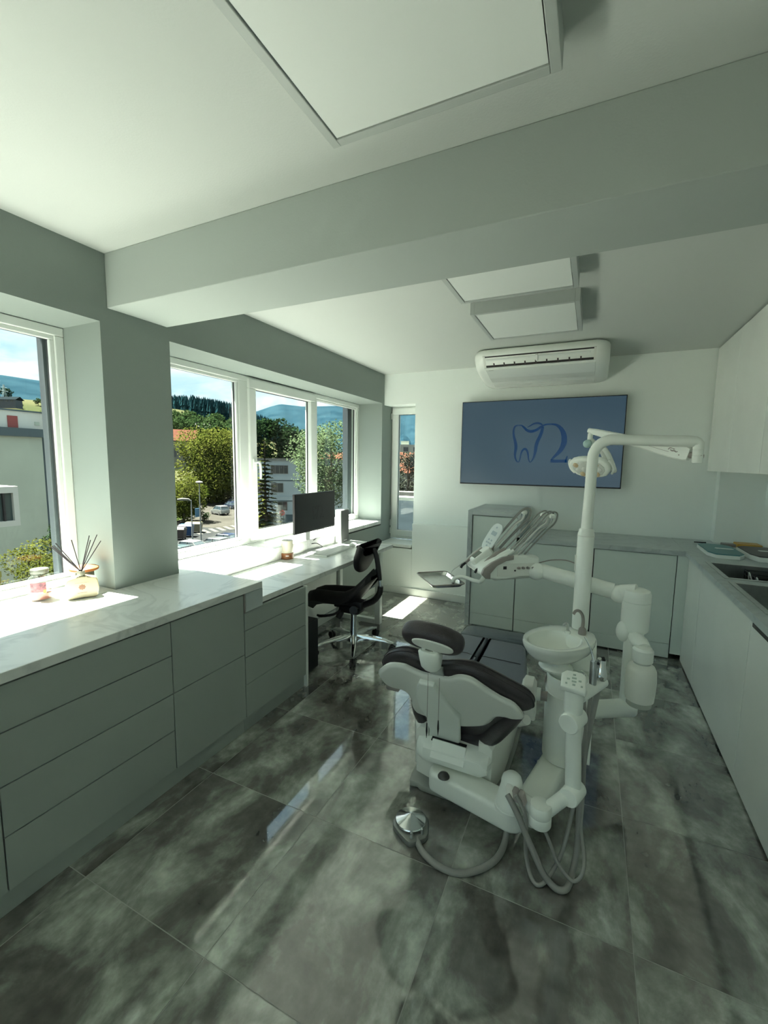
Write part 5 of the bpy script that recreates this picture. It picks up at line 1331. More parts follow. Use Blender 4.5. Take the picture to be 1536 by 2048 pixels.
BARKP = colmix('reflection-pale bark', (0.20, 0.16, 0.12), (0.30, 0.25, 0.19), 3.0)  # trunk paled to stand in for a reflection in the window glass
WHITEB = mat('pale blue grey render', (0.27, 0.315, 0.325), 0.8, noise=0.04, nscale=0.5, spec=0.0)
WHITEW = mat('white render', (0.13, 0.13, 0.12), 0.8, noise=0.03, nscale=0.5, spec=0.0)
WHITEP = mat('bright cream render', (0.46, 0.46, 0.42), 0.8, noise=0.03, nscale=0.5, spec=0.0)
GREENW = mat('pale green grey render', (0.32, 0.36, 0.30), 0.8, noise=0.06, nscale=0.35)
BANDC = mat('grey blue band', (0.075, 0.10, 0.11), 0.7, spec=0.0)
ROOFR = mat('orange roof tiles', (0.062, 0.027, 0.018), 0.8, noise=0.2, nscale=2, spec=0.0)
ROOFG = mat('grey blue roof sheet', (0.0075, 0.0105, 0.012), 0.9, noise=0.08, nscale=3, spec=0.0)
WINDK = mat('dark window glass', (0.015, 0.020, 0.022), 0.15)

def disc(name, m, r, z, n=96):
    mb = MB(); mb.add([(0,0,z)] + [(r*math.cos(2*PI*k/n), r*math.sin(2*PI*k/n), z) for k in range(n)], [(0, 1 + k, 1 + (k+1) % n) for k in range(n)])
    return mb.build(name, m, smooth=False)
structure(disc('ground', ASPH, 900, GZ - 0.05))
def flat(name, pts, m, h=0.06, z=GZ - 0.05):
    return structure(MB().prism(pts, (0,0,z), (1,0,0), (0,1,0), (0,0,h)).build(name, m, smooth=False))
flat('road', [(-36,10),(-36,60),(-44,50),(-60,48),(-75,47),(-75,10)], ASPHD, 0.055)
flat('lawn', [(-95,68),(-72,50.5),(-61.5,48.5),(-66,56.5),(-78,66),(-95,84),(-130,118),(-150,100)], LAWN, 0.14)
flat('lawn', [(-40,66),(-20,52),(-8,90),(-30,90)], LAWN, 0.14)
for k in range(6):
    x, y = -49.4 + 0.1*k, 43.5 + 1.35*k
    structure(MB().prism([(x,y),(x-3.2,y+1.6),(x-3.0,y+2.2),(x+0.2,y+0.6)], (0,0,GZ - 0.05), (1,0,0), (0,1,0), (0,0,0.075)).build('crossing_stripe', mat('road marking', (0.055, 0.054, 0.047), 0.8, spec=0.0), smooth=False))
kb_ = [(-61.5,48.5),(-66,56.5),(-78,66),(-95,84),(-130,118)]
structure(MB().tube([(x, y, GZ + 0.06) for x, y in kb_], 0.12, 6).build('kerb', KERB, smooth=False))

# hills: one terrain in polar steps, higher towards the west
def lerp_tab(tab, a):
    for (a0, v0), (a1, v1) in zip(tab[:-1], tab[1:]):
        if a <= a1:
            t = max(0, (a - a0)/(a1 - a0)); return v0 + (v1 - v0)*t
    return tab[-1][1]
def polar(r, az): return (-r*math.cos(math.radians(az)), r*math.sin(math.radians(az)))
HF = [(-10,0.7),(20,1.0),(40,1.0),(45,0.92),(49,0.70),(52,0.45),(56,0.22),(64,0.12),(95,0.1)]
HR = [(120,0),(160,0.06),(220,0.22),(300,0.42),(400,0.68),(500,0.98),(600,1.12),(760,0.9)]
def hill_z(r, az):
    return GZ + 62*lerp_tab(HF, az)*lerp_tab(HR, r) + 1.2*math.sin(r*0.05 + az*0.4)
def grid_mesh(name, m, azs, rs, fz):
    mb = MB(); v = []; f = []
    for a in azs:
        for r in rs:
            x, y = polar(r, a); v.append((x, y, fz(r, a)))
    n = len(rs)
    for i in range(len(azs)-1):
        for j in range(n-1):
            f.append((i*n+j, i*n+j+1, (i+1)*n+j+1, (i+1)*n+j))
    mb.add(v, f)
    return mb.build(name, m)
structure(grid_mesh('hill', MEADOW, [-10 + 1.5*k for k in range(71)], [120,150,180,220,260,300,350,400,450,500,550,600,680,760], hill_z))
RG1 = [(-20,360),(14,410),(20,398),(24,414),(27,404),(30,395),(36,375),(40.5,352),(42,356),(44,340),(47,316),(51,270),(60,230),(80,200),(110,250)]
RG2 = [(-20,300),(30,300),(44,300),(46.5,340),(48.4,366),(50.0,405),(51.3,430),(54,418),(57,426),(60,436),(63,425),(68.5,392),(73,410),(80,380),(110,300)]
def ridge(tab, r0, r1, seed):
    rr_ = random.Random(seed); ph = [rr_.uniform(0, 6) for _ in range(6)]
    def fz(r, a):
        t = min(1.0, (r - r0)/(r1 - r0)); h = lerp_tab(tab, a)
        bump = 14*math.sin(a*1.7 + ph[0]) + 9*math.sin(a*3.9 + ph[1] + r*0.003) + 5*math.sin(a*9.1 + ph[2])
        s = t**1.25
        if r > r1: s = 1 - (r - r1)/(r1*0.5)
        return GZ - 20 + (h + 29)*s + bump*(1 - t)*t*2
    return fz
AZ = [-20 + 0.5*k for k in range(261)]
structure(grid_mesh('mountain', MOUNT, AZ, [1000,1300,1600,1900,2200,2500,2800,3000,3400], ridge(RG1, 1000, 3000, 3)))
structure(grid_mesh('mountain', MOUNT, AZ, [1500,1900,2300,2700,3100,3500,4000], ridge(RG2, 1500, 3500, 5)))

def cone_tree(mb, x, y, z, h, r, n=6):
    for z0, z1, k in ((0.10, 0.62, 1.0), (0.42, 0.84, 0.70), (0.68, 1.0, 0.42)):
        a0 = rnd.uniform(0, 1)
        b = [(x + r*k*math.cos(a0 + 2*PI*i/n), y + r*k*math.sin(a0 + 2*PI*i/n), z + h*z0*rnd.uniform(0.85, 1.1)) for i in range(n)]
        mb.add(b + [(x, y, z + h*z1)], [(i, (i+1) % n, n) for i in range(n)])
mb = MB()
for _ in range(2600):
    az = rnd.uniform(36, 55); r = rnd.uniform(430, 640)
    if az < 41 and r < 520: continue
    x, y = polar(r, az); h = rnd.uniform(11, 19)
    cone_tree(mb, x, y, hill_z(r, az) - 0.5, h, h*0.17)
for _ in range(500):
    az = rnd.uniform(31, 37); r = rnd.uniform(540, 660)
    x, y = polar(r, az); h = rnd.uniform(9, 16)
    cone_tree(mb, x, y, hill_z(r, az) - 0.5, h, h*0.2)
tag(mb.build('conifer_forest', SPRUCEB, smooth=False), 'dark conifer forest covering the hill beyond the town', 'forest', kind='stuff')

def leaf_quads(mb, blobs, n, s, rg, shell=0.55):
    tot = sum(b[3]**2 for b in blobs)
    for b in blobs:
        k = int(n*b[3]**2/tot)
        for _ in range(k):
            u = rg.uniform(-1, 1); a = rg.uniform(0, 2*PI); q = math.sqrt(1 - u*u)
            rad = b[3]*(shell + (1 - shell)*rg.random()**0.5)*rg.uniform(0.93, 1.08)
            c = Vector((b[0] + rad*q*math.cos(a), b[1] + rad*q*math.sin(a), b[2] + rad*u*0.85))
            d1 = Vector((rg.gauss(0,1), rg.gauss(0,1), rg.gauss(0,0.6))).normalized()
            d2 = d1.cross(Vector((rg.gauss(0,1), rg.gauss(0,1), rg.gauss(0,1)))).normalized()
            e = s*rg.uniform(0.6, 1.35)
            p = [c - d1*e, c + d2*e*0.55, c + d1*e, c - d2*e*0.55]
            o = len(mb.v); mb.v += [tuple(w) for w in p]; mb.f.append((o, o+1, o+2, o+3))
def blobs_for(c, rx, rz, n, rg, k=0.45):
    out = []
    for _ in range(n):
        u = rg.uniform(-1, 1); a = rg.uniform(0, 2*PI); q = math.sqrt(1 - u*u)*rg.uniform(0.35, 0.75)
        out.append((c[0] + rx*q*math.cos(a), c[1] + rx*q*math.sin(a), c[2] + rz*u*0.68, rx*k*rg.uniform(0.75, 1.2)))
    return out
def leaf_tree(name, label, c, rx, rz, n, s, lm, bm, zbase=GZ, group=None, nb=16, seed=1, tr=0.35, cat='tree'):
    rg = random.Random(seed)
    t = thing(name, label, cat, (c[0], c[1], zbase), group=group)
    bl = blobs_for(c, rx, rz, nb, rg)
    m = MB(); leaf_quads(m, bl, n, s, rg); m.build('crown', lm, t, smooth=False)['kind'] = 'stuff'
    tm = MB(); tm.tube([(c[0], c[1], zbase), (c[0] + 0.1, c[1], (zbase + c[2])/2), (c[0], c[1] + 0.1, c[2] + rz*0.35)], [tr, tr*0.8, tr*0.35], 10)
    for b in bl[:6]:
        tm.tube([(c[0], c[1], c[2] - rz*0.45), (b[0], b[1], b[2])], [tr*0.4, tr*0.12], 6)
    tm.build('trunk', bm, t)
    return t
def spruce(name, label, x, y, zb, h, r, lm, seed, group=None):
    rg = random.Random(seed)
    t = thing(name, label, 'tree', (x, y, zb), group=group)
    m = MB()
    tiers = 24
    for i in range(tiers):
        f = i/(tiers - 1); z = zb + h*(0.12 + 0.86*f); R1 = r*(1 - f)**0.85 + 0.12
        nbn = max(6, int(17*(1 - f*0.5)))
        for k in range(nbn):
            if rg.random() < 0.12: continue
            a = 2*PI*(k + rg.uniform(-0.35, 0.35))/nbn; L_ = R1*rg.uniform(0.65, 1.15)
            d = Vector((math.cos(a), math.sin(a), 0)); w = Vector((-d.y, d.x, 0))
            p0 = Vector((x, y, z)); 
            for s_ in range(4):
                q0 = p0 + d*L_*(s_/4); q1 = p0 + d*L_*((s_ + 1.5)/4)
                dz = -0.16*L_*(s_/4) ; wd = 0.20*r*(1.15 - s_/4)*rg.uniform(0.7, 1.2)
                ti = Vector((0, 0, rg.uniform(-0.25, 0.1)*wd*2))
                o = len(m.v)
                m.v += [tuple(q0 + Vector((0,0,dz))), tuple(q0.lerp(q1, .5) + w*wd + Vector((0,0,dz)) + ti), tuple(q1 + Vector((0,0,dz - 0.08*L_))), tuple(q0.lerp(q1, .5) - w*wd + Vector((0,0,dz)) - ti)]
                m.f.append((o, o+1, o+2, o+3))
    m.build('needles', lm, t, smooth=False)['kind'] = 'stuff'
    MB().tube([(x, y, zb), (x, y, zb + h*0.98)], [0.02*h, 0.003*h], 8).build('trunk', BARK, t)
    return t
leaf_tree('lime_tree', 'huge rounded yellow green tree standing by the street of parked cars', (-84.0, 79.0, -0.2), 9.8, 9.6, 26000, 0.30, LEAFY, BARK, nb=34, seed=4, tr=0.55)
leaf_tree('street_tree', 'smaller lime green tree left of the huge one, behind the lamps', (-62.0, 51.5, -4.6), 3.8, 4.0, 8000, 0.17, LEAFY, BARK, nb=14, seed=9, tr=0.22)
leaf_tree('street_tree', 'light airy green tree in front of the banded building', (-22.6, 35.6, 1.5), 3.9, 4.3, 13000, 0.115, LEAFL, BARKP, nb=30, seed=21, tr=0.24)
for i, (r, az, zc_, rx, rz, lm, lb) in enumerate((
        (155, 46.8, 6.5, 7.5, 10.5, LEAFD, 'dark tall tree rising just right of the huge tree'),
        (160, 49.2, 8.5, 6.5, 11.0, LEAFD, 'dark tree behind the window sash, left end of the dark grove'),
        (162, 51.2, 8.0, 7.0, 10.5, LEAFD, 'tallest dark tree of the grove above the banded building'),
        (165, 53.0, 6.8, 7.0, 9.6, LEAFD, 'broad dark tree in the middle of the grove'),
        (170, 54.8, 5.8, 7.0, 8.8, LEAFD, 'dark tree near the right end of the grove'),
        (172, 56.6, 5.0, 7.0, 8.2, LEAFD, 'low dark tree ending the grove on the right'),
        (205, 39.6, 12.5, 7.0, 6.0, LEAFM, 'mid green tree above the orange roofed house'),
        (225, 41.3, 15.0, 8.0, 6.5, LEAFM, 'mid green tree over the crown of the huge tree'),
        (215, 43.2, 13.5, 8.0, 6.5, LEAFM, 'mid green round tree in the belt before the forest'),
        (210, 45.0, 12.5, 8.0, 7.0, LEAFM, 'mid green tree beside the dark tall tree'),
        (270, 38.8, 20.5, 9.0, 6.0, LEAFM, 'pale green tree high on the slope at the pillar edge'),
        (280, 41.0, 22.0, 9.0, 6.0, LEAFM, 'pale green tree on the slope under the forest'),
        (285, 43.6, 22.0, 9.0, 6.0, LEAFM, 'green tree on the slope just under the forest edge'),
        (275, 46.2, 19.0, 9.0, 6.5, LEAFM, 'green tree on the slope behind the mullion'))):
    x, y = polar(r, az)
    leaf_tree('hill_tree', lb, (x, y, zc_), rx, rz, 2600, rx*0.075, lm, BARK, zbase=hill_z(max(r,121), az) - 0.3, group='trees between town and forest', nb=14, seed=40 + i, tr=0.4)
for i, (r, az, h) in enumerate(((395,22.6,6),(420,25.0,7),(440,26.6,6),(300,24.0,7),(330,27.2,7),(460,24.2,9))):
    x, y = polar(r, az); z = hill_z(r, az)
    leaf_tree('meadow_tree', ['lone dark tree on the sunlit meadow','dark tree with a slim top on the meadow','bushy tree at the meadow edge by the window frame','tree low on the meadow behind the long roof','tree beside the long glass roof on the slope','tree at the upper meadow edge'][i], (x, y, z + h*0.6), h*0.5, h*0.5, 700, h*0.06, LEAFD if i % 2 else LEAFM, BARK, zbase=z - 0.3, group='scattered trees on the meadow', nb=8, seed=70 + i, tr=0.2)
spruce('spruce', 'slender olive spruce in front of the banded building', -36.3, 42.2, GZ, 13.2, 2.3, NEEDLE, 5)
leaf_tree('pine', 'ragged dark pine seen through the narrow window', (-15.3, 37.2, -0.4), 1.9, 3.6, 4200, 0.12, colmix('dull pine needles', (0.018, 0.022, 0.016), (0.045, 0.048, 0.036), 1.5, 0.8, 0.2), BARK, nb=26, seed=88, tr=0.18)
for i, (x, y, z, r, lb) in enumerate(((-20.2,9.6,-3.2,1.5,'yellow green shrub at the foot of the plain wall'),(-21.5,10.6,-4.1,1.3,'yellow green shrub beside the candle jar, lowest'),(-19.0,8.4,-4.0,1.4,'shrub under the yellow awning'),(-26.0,13.6,-2.9,1.0,'small dark round tree by the plain wall'),(-22.0,11.9,-3.9,1.2,'bright shrub close to the window frame'))):
    leaf_tree('garden_shrub', lb, (x, y, z), r, r*0.9, 3600, 0.055, LEAFD if i == 3 else LEAFY, BARK, group='garden shrubs by the plain wall', nb=9, seed=100 + i, tr=0.06, cat='shrub')
for i, (x, y, r, lb) in enumerate(((-60.5,54.2,1.1,'green bush at the lawn corner by the lamps'),(-70.5,57.5,1.0,'bush on the lawn further left'))):
    leaf_tree('lawn_bush', lb, (x, y, GZ + r*0.8), r, r*0.8, 600, 0.12, LEAFM, BARK, nb=7, seed=120 + i, tr=0.05, cat='shrub')

# ------------------------------------------------------------------ buildings
def wall_frame(P0, P1):
    P0 = Vector((*P0, 0)); P1 = Vector((*P1, 0)); u = (P1 - P0); L_ = u.length; u.normalize()
    return P0, u, Vector((-u.y, u.x, 0)), L_
def facade_box(mb, P0, u, n, a0, a1, z0, z1, d0, d1):
    """box on a facade: a along u, d along outward normal n"""
    q = [P0 + u*a + n*d for a, d in ((a0,d0),(a1,d0),(a1,d1),(a0,d1))]
    mb.loft([[Vector((p.x, p.y, z0)) for p in q], [Vector((p.x, p.y, z1)) for p in q]])
    return mb
# banded building behind the spruce
t = thing('banded_building', 'pale blue flat roofed building with horizontal bands across the street', 'building', (-40, 60, GZ))
P0, u, n, L_ = wall_frame((-49.5, 53.5), (-27.0, 68.5))
n = -n if n.dot(Vector((1, -1, 0))) < 0 else n
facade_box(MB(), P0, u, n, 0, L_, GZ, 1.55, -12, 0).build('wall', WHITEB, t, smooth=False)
facade_box(MB(), P0, u, n, -0.3, L_ + 0.3, 1.55, 1.85, -12.2, 0.35).build('roof_slab', WHITEW, t, smooth=False)
for z in (-1.6, -4.9, -7.2):
    m = facade_box(MB(), P0, u, n, 0, L_, z, z + 0.62, 0, 0.16); m.build('band', WHITEB, t, smooth=False)
    facade_box(MB(), P0, u, n, 0, L_, z - 0.14, z, 0, 0.10).build('band_shadow_strip', BANDC, t, smooth=False)
facade_box(MB(), P0, u, n, 0, L_, GZ, -7.34, 0, 0.05).build('plinth', BANDC, t, smooth=False)
def win(parent, P0, u, n, a, z, w, h, bars=1, fm=WHITEW):
    f = MB()
    for b in (0, w - 0.07): facade_box(f, P0, u, n, a + b, a + b + 0.07, z, z + h, 0.0, 0.09)
    for b in (0, h - 0.07): facade_box(f, P0, u, n, a + 0.07, a + w - 0.07, z + b, z + b + 0.07, 0.0, 0.09)
    for k in range(1, bars + 1):
        facade_box(f, P0, u, n, a + w*k/(bars + 1) - 0.03, a + w*k/(bars + 1) + 0.03, z + 0.07, z + h - 0.07, 0.0, 0.08)
    o = f.build('window', fm, parent, smooth=False)
    facade_box(MB(), P0, u, n, a + 0.05, a + w - 0.05, z + 0.05, z + h - 0.05, 0.005, 0.04).build('pane', WINDK, o, smooth=False)
for a, z, w, h, b in ((3.6,-0.6,2.7,1.35,3),(1.2,-3.6,1.2,1.5,1),(3.6,-3.6,1.9,1.5,1),(11.5,-3.5,1.9,1.5,1),(15.5,-3.5,1.9,1.5,1),(4.6,-6.6,1.5,1.5,1),(11.5,-6.6,1.9,1.5,1),(16.5,-6.7,2.4,1.9,2),(20.5,-6.7,2.4,1.9,2),(11.5,-0.5,1.9,1.4,1),(19.5,-3.5,2.2,1.5,2),(23.5,-3.5,2.2,1.5,2)):
    win(t, P0, u, n, a, z, w, h, b)
MB().cyl((P0 + u*9.4 + n*0.12) + Vector((0,0,-1.2)), (P0 + u*9.4 + n*0.12) + Vector((0,0,1.5)), 0.06, n=8).build('downpipe', BANDC, t)
rt = thing('tiled_roof_house', 'house with orange tiled roof peeping over the banded building', 'house', (-42, 72, GZ))
P2, u2, n2, L2 = wall_frame((-50, 70), (-38, 78)); n2 = -n2 if n2.dot(Vector((1,-1,0))) < 0 else n2
facade_box(MB(), P2, u2, n2, 0, L2, GZ, 1.6, -8, 0).build('wall', WHITEW, rt, smooth=False)
m = MB(); q = [P2 + n2*0.5, P2 + u2*L2 + n2*0.5, P2 + u2*L2 - n2*8.5, P2 - n2*8.5]
r0 = P2 + u2*2 - n2*4; r1 = P2 + u2*(L2 - 2) - n2*4
m.add([Vector((p.x,p.y,1.6)) for p in q] + [Vector((r0.x,r0.y,3.3)), Vector((r1.x,r1.y,3.3))], [(0,1,5,4),(1,2,5),(2,3,4,5),(3,0,4),(0,3,2,1)])
m.build('roof', ROOFR, rt, smooth=False)
def house(label, c, rz, w, d, h, rh, zb, wm, rm, flat_=False):
    t = thing('house', label, 'house', (c[0], c[1], zb), group='houses on the slope')
    u = Vector((math.cos(rz), math.sin(rz), 0)); n = Vector((-u.y, u.x, 0)); c = Vector((c[0], c[1], 0))
    def P(a, b, z): p = c + u*a + n*b; return (p.x, p.y, z)
    MB().loft([[P(-w/2,-d/2,zb-2), P(w/2,-d/2,zb-2), P(w/2,d/2,zb-2), P(-w/2,d/2,zb-2)], [P(-w/2,-d/2,zb+h), P(w/2,-d/2,zb+h), P(w/2,d/2,zb+h), P(-w/2,d/2,zb+h)]]).build('wall', wm, t, smooth=False)
    e = 0.5
    if flat_:
        MB().loft([[P(-w/2-e,-d/2-e,zb+h), P(w/2+e,-d/2-e,zb+h), P(w/2+e,d/2+e,zb+h), P(-w/2-e,d/2+e,zb+h)], [P(-w/2-e,-d/2-e,zb+h+.5), P(w/2+e,-d/2-e,zb+h+.5), P(w/2+e,d/2+e,zb+h+.5), P(-w/2-e,d/2+e,zb+h+.5)]]).build('roof', rm, t, smooth=False)
    else:
        m = MB(); m.add([P(-w/2-e,-d/2-e,zb+h), P(w/2+e,-d/2-e,zb+h), P(w/2+e,d/2+e,zb+h), P(-w/2-e,d/2+e,zb+h), P(-w/2-e,0,zb+h+rh), P(w/2+e,0,zb+h+rh)], [(0,1,5,4),(2,3,4,5),(1,2,5),(3,0,4),(0,3,2,1)])
        m.build('roof', rm, t, smooth=False)
    P0_ = c - u*w/2 - n*d/2
    for k in range(3):
        win(t, P0_, u, -n, w*(0.12 + 0.3*k), zb + h*0.35, w*0.13, h*0.4, 1)
    return t
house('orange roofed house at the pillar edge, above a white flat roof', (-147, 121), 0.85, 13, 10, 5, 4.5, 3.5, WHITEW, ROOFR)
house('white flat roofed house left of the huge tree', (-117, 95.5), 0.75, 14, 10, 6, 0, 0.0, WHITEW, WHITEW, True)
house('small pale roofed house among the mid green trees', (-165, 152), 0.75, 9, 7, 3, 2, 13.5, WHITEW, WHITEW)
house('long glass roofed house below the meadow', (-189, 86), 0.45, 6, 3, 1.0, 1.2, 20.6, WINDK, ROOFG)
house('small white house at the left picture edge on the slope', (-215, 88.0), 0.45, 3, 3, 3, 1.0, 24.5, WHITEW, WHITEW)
# plain neighbour wall seen in the left window
t = thing('plain_building', 'plain pale building with a red rooftop door outside the left window', 'building', (-41, 14, GZ))
bx(-46, 6.0, GZ, -36, 18.1, 2.95).build('wall', GREENW, t, smooth=False)
bx(-46.2, 5.8, 2.95, -35.75, 18.3, 3.52).build('fascia', BANDC, t, smooth=False)
bx(-46, 6.5, 3.52, -37.0, 22.0, 4.75).build('penthouse', WHITEP, t, smooth=False)
bx(-46, 18.1, GZ, -38.5, 24, 3.3).build('wing', BANDC, t, smooth=False)
bx(-37.02, 16.55, 3.52, -36.94, 17.15, 4.40).build('roof_door', mat('brick red door', (0.20, 0.035, 0.03), 0.6), t, smooth=False)
bx(-46.1, 6.4, 4.75, -36.9, 22.1, 4.85).build('coping', BANDC, t, smooth=False)
bx(-37.02, 18.2, 3.85, -36.95, 18.5, 4.1).build('vent', GREENW, t, smooth=False)
# bay with balcony windows at the left edge
t = thing('bay_building', 'white building with glazed bay and yellow awning at the left edge', 'building', (-18, 5, GZ))
bx(-21, -2, GZ, -17.6, 6.60, -0.72).build('wall', WHITEP, t, smooth=False)
bx(-22, -2, 0.72, -19.2, 7.55, 2.55).build('upper_wall', WHITEP, t, smooth=False)
bx(-22.2, -2, 0.60, -18.9, 7.80, 0.72).build('ledge', WHITEP, t, smooth=False)
bx(-22, -2, 2.55, -19.0, 7.65, 2.68).build('coping', BANDC, t, smooth=False)
bay = MB(); bay.box(-19.5, 0, 0.42, -16.3, 7.42, 0.62); bay.box(-19.5, 0, -0.62, -16.3, 7.42, -0.45); bay.box(-16.55, 7.28, -0.45, -16.3, 7.42, 0.42); bay.box(-19.5, 7.3, -0.45, -19.3, 7.42, 0.42)
bay.build('bay_frame', WHITEP, t, smooth=False)
bp_ = bx(-19.3, 0, -0.45, -16.42, 7.30, 0.42).build('bay_glass', mat('green grey bay glass', (0.05, 0.075, 0.072), 0.1), t, smooth=False)
for k in range(5):
    y = 7.02 - 0.36*k
    bx(-16.42, y, -0.45, -16.33, y + 0.05, 0.42).build('bay_mullion', BLACK, t, smooth=False)
bx(-17.62, 5.2, -1.25, -17.5, 6.5, -0.75).build('lower_window', WINDK, t, smooth=False)
bx(-19, 2, -2.05, -16.7, 6.95, -1.30).build('canopy', WHITEP, t, smooth=False)
YAW = mat('yellow green awning', (0.22, 0.21, 0.035), 0.6)
aw = bx(-19, 2, -2.25, -16.68, 6.97, -2.06).build('awning_beam', YAW, t, smooth=False)
bx(-16.85, 6.75, GZ, -16.70, 6.95, -2.25).build('awning_post', YAW, t, smooth=False)
# apartment block and roof seen through the narrow window
t = thing('apartment_block', 'white apartment block behind the pine in the narrow window', 'building', (-50, 125, GZ))
P0, u, n, L_ = wall_frame((-62, 114), (-34, 125.5)); n = -n if n.dot(Vector((0.4,-0.9,0))) < 0 else n
facade_box(MB(), P0, u, n, 0, L_, GZ, 6.6, -10, 0).build('wall', mat('bright white render', (0.26, 0.26, 0.23), 0.8, spec=0.0), t, smooth=False)
facade_box(MB(), P0, u, n, 8.5, 11.5, 6.6, 8.0, -6, -1).build('roof_box', MATS['bright white render'], t, smooth=False)
facade_box(MB(), P0, u, n, 11.8, 14.2, 6.6, 7.7, -6, -1).build('roof_box', GREENW, t, smooth=False)
for r_ in range(4):
    for k in range(9):
        win(t, P0, u, n, 1.0 + 2.9*k, 4.6 - 2.8*r_, 1.45, 1.3, 1)
house('orange roofed house half hidden by the pine in the narrow window', (-22, 62), 0.4, 8, 7, 6, 3, -6, WHITEW, ROOFR)
t = thing('lower_roof', 'grey blue sheet roof with pale parapet just outside the narrow window', 'roof', (-3.0, 9.0, -0.5))
m = MB(); m.loft([[(-2.72,5.6,0.30),(2.0,5.6,0.30),(2.0,9.6,0.62),(-4.6,9.6,0.62)], [(-2.72,5.6,-9),(2.0,5.6,-9),(2.0,9.6,-9),(-4.6,9.6,-9)]])
m.build('roof_sheet', ROOFG, t, smooth=False)
for k in range(8):
    x = -2.6 + 0.6*k
    MB().tube([(x, 5.62, 0.315), (x - 1.75*(1 - k/8), 9.58, 0.632)], 0.018, 6).build('roof_rib', ROOFG, t)
m = MB(); m.loft([[(-4.65,9.6,0.35),(2.0,9.6,0.35),(2.0,10.0,0.35),(-4.85,10.0,0.35)], [(-4.65,9.6,0.70),(2.0,9.6,0.70),(2.0,10.0,0.70),(-4.85,10.0,0.70)]]).build('parapet', GREENW, t, smooth=False)
m = MB(); m.loft([[(-5.85,12.4,0.0),(2.0,12.4,0.0),(2.0,12.8,0.0),(-6.0,12.8,0.0)], [(-5.85,12.4,0.62),(2.0,12.4,0.62),(2.0,12.8,0.62),(-6.0,12.8,0.62)]]).build('parapet_wall', WHITEW, t, smooth=False)
m = MB(); m.loft([[(-4.85,10.0,-9),(2.0,10.0,-9),(2.0,12.4,-9),(-5.85,12.4,-9)], [(-4.85,10.0,0.28),(2.0,10.0,0.28),(2.0,12.4,0.28),(-5.85,12.4,0.28)]]).build('gravel_roof', KERB, t, smooth=False)

# ------------------------------------------------------------------ cars, lamps, bins
GLASSC = mat('car glass', (0.02, 0.028, 0.032), 0.08)
TYRE = mat('tyre rubber', (0.012, 0.012, 0.012), 0.8)
def paint(name, c): return mat('car paint ' + name, c, 0.25, coat=0.4)
def car(label, x, y, hd, m, L_=4.3, Hh=1.48, W_=1.78, suv=False):
    t = thing('car', label, 'car', (x, y, GZ), hd, group='parked cars in the street')
    hw = W_/2; k = L_/4.3
    def sec(px, w, z0, z1): return [(px*k, -w, z0), (px*k, -w*1.0, z0 + 0.25), (px*k, -w*0.97, z1 - 0.06), (px*k, -w*0.86, z1), (px*k, w*0.86, z1), (px*k, w*0.97, z1 - 0.06), (px*k, w, z0 + 0.25), (px*k, w, z0)]
    bz = 0.92 if not suv else 1.02
    MB().loft([sec(-2.15, hw*0.86, 0.36, bz - 0.12), sec(-2.08, hw*0.95, 0.28, bz), sec(-1.4, hw, 0.22, bz + 0.02), sec(0.9, hw, 0.22, bz), sec(1.5, hw*0.98, 0.22, bz - 0.10), sec(2.02, hw*0.92, 0.26, bz - 0.2), sec(2.15, hw*0.82, 0.36, bz - 0.34)]).build('body', m, t, world=False)
    back = -2.0 if suv else -1.85
    def csec(px, w, z): return [(px*k, -w, z), (px*k, w, z)]
    def cab(x0, x1, x2, x3, wb, wt, z0, z1, o=0.0):
        return MB().loft([[(x0*k,-wb,z0),(x3*k,-wb,z0),(x3*k,wb,z0),(x0*k,wb,z0)], [(x1*k,-wt,z1),(x2*k,-wt,z1),(x2*k,wt,z1),(x1*k,wt,z1)]])
    cab(back, back + 0.42, 0.25, 1.05, hw*0.92, hw*0.74, bz - 0.02, Hh - 0.05).build('cabin_glass', GLASSC, t, world=False, smooth=False)
    rf = MB(); rf.loft([[((back + 0.36)*k,-hw*0.77,Hh-0.08),(0.32*k,-hw*0.77,Hh-0.08),(0.32*k,hw*0.77,Hh-0.08),((back + 0.36)*k,hw*0.77,Hh-0.08)], [((back + 0.5)*k,-hw*0.66,Hh),(0.15*k,-hw*0.66,Hh),(0.15*k,hw*0.66,Hh),((back + 0.5)*k,hw*0.66,Hh)]])
    for s in (-1, 1):
        for xa, xb in ((0.30, 1.06), (-0.45, -0.45), (back + 0.40, back - 0.02)):
            rf.tube([(xa*k, s*hw*0.755, Hh - 0.07), (xb*k, s*hw*0.925, bz - 0.02)], 0.045, 6)
    rf.build('roof', m, t, world=False)
    for px in (-1.32, 1.32):
        for s in (-1, 1):
            w = MB().cyl((px*k, s*(hw - 0.16), 0.33), (px*k, s*(hw + 0.02), 0.33), 0.33, n=18).build('wheel', TYRE, t, world=False)
            MB().cyl((px*k, s*(hw + 0.015), 0.33), (px*k, s*(hw + 0.03), 0.33), 0.20, n=14).build('rim', STEEL, w, world=False)
    MB().box(-2.14*k, -hw*0.84, bz - 0.30, -2.10*k, -hw*0.58, bz - 0.14).build('tail_lamp', mat('red tail lamp', (0.30, 0.02, 0.02), 0.3), t, world=False, smooth=False)
    MB().box(-2.14*k, hw*0.58, bz - 0.30, -2.10*k, hw*0.84, bz - 0.14).build('tail_lamp', MATS['red tail lamp'], t, world=False, smooth=False)
    return t
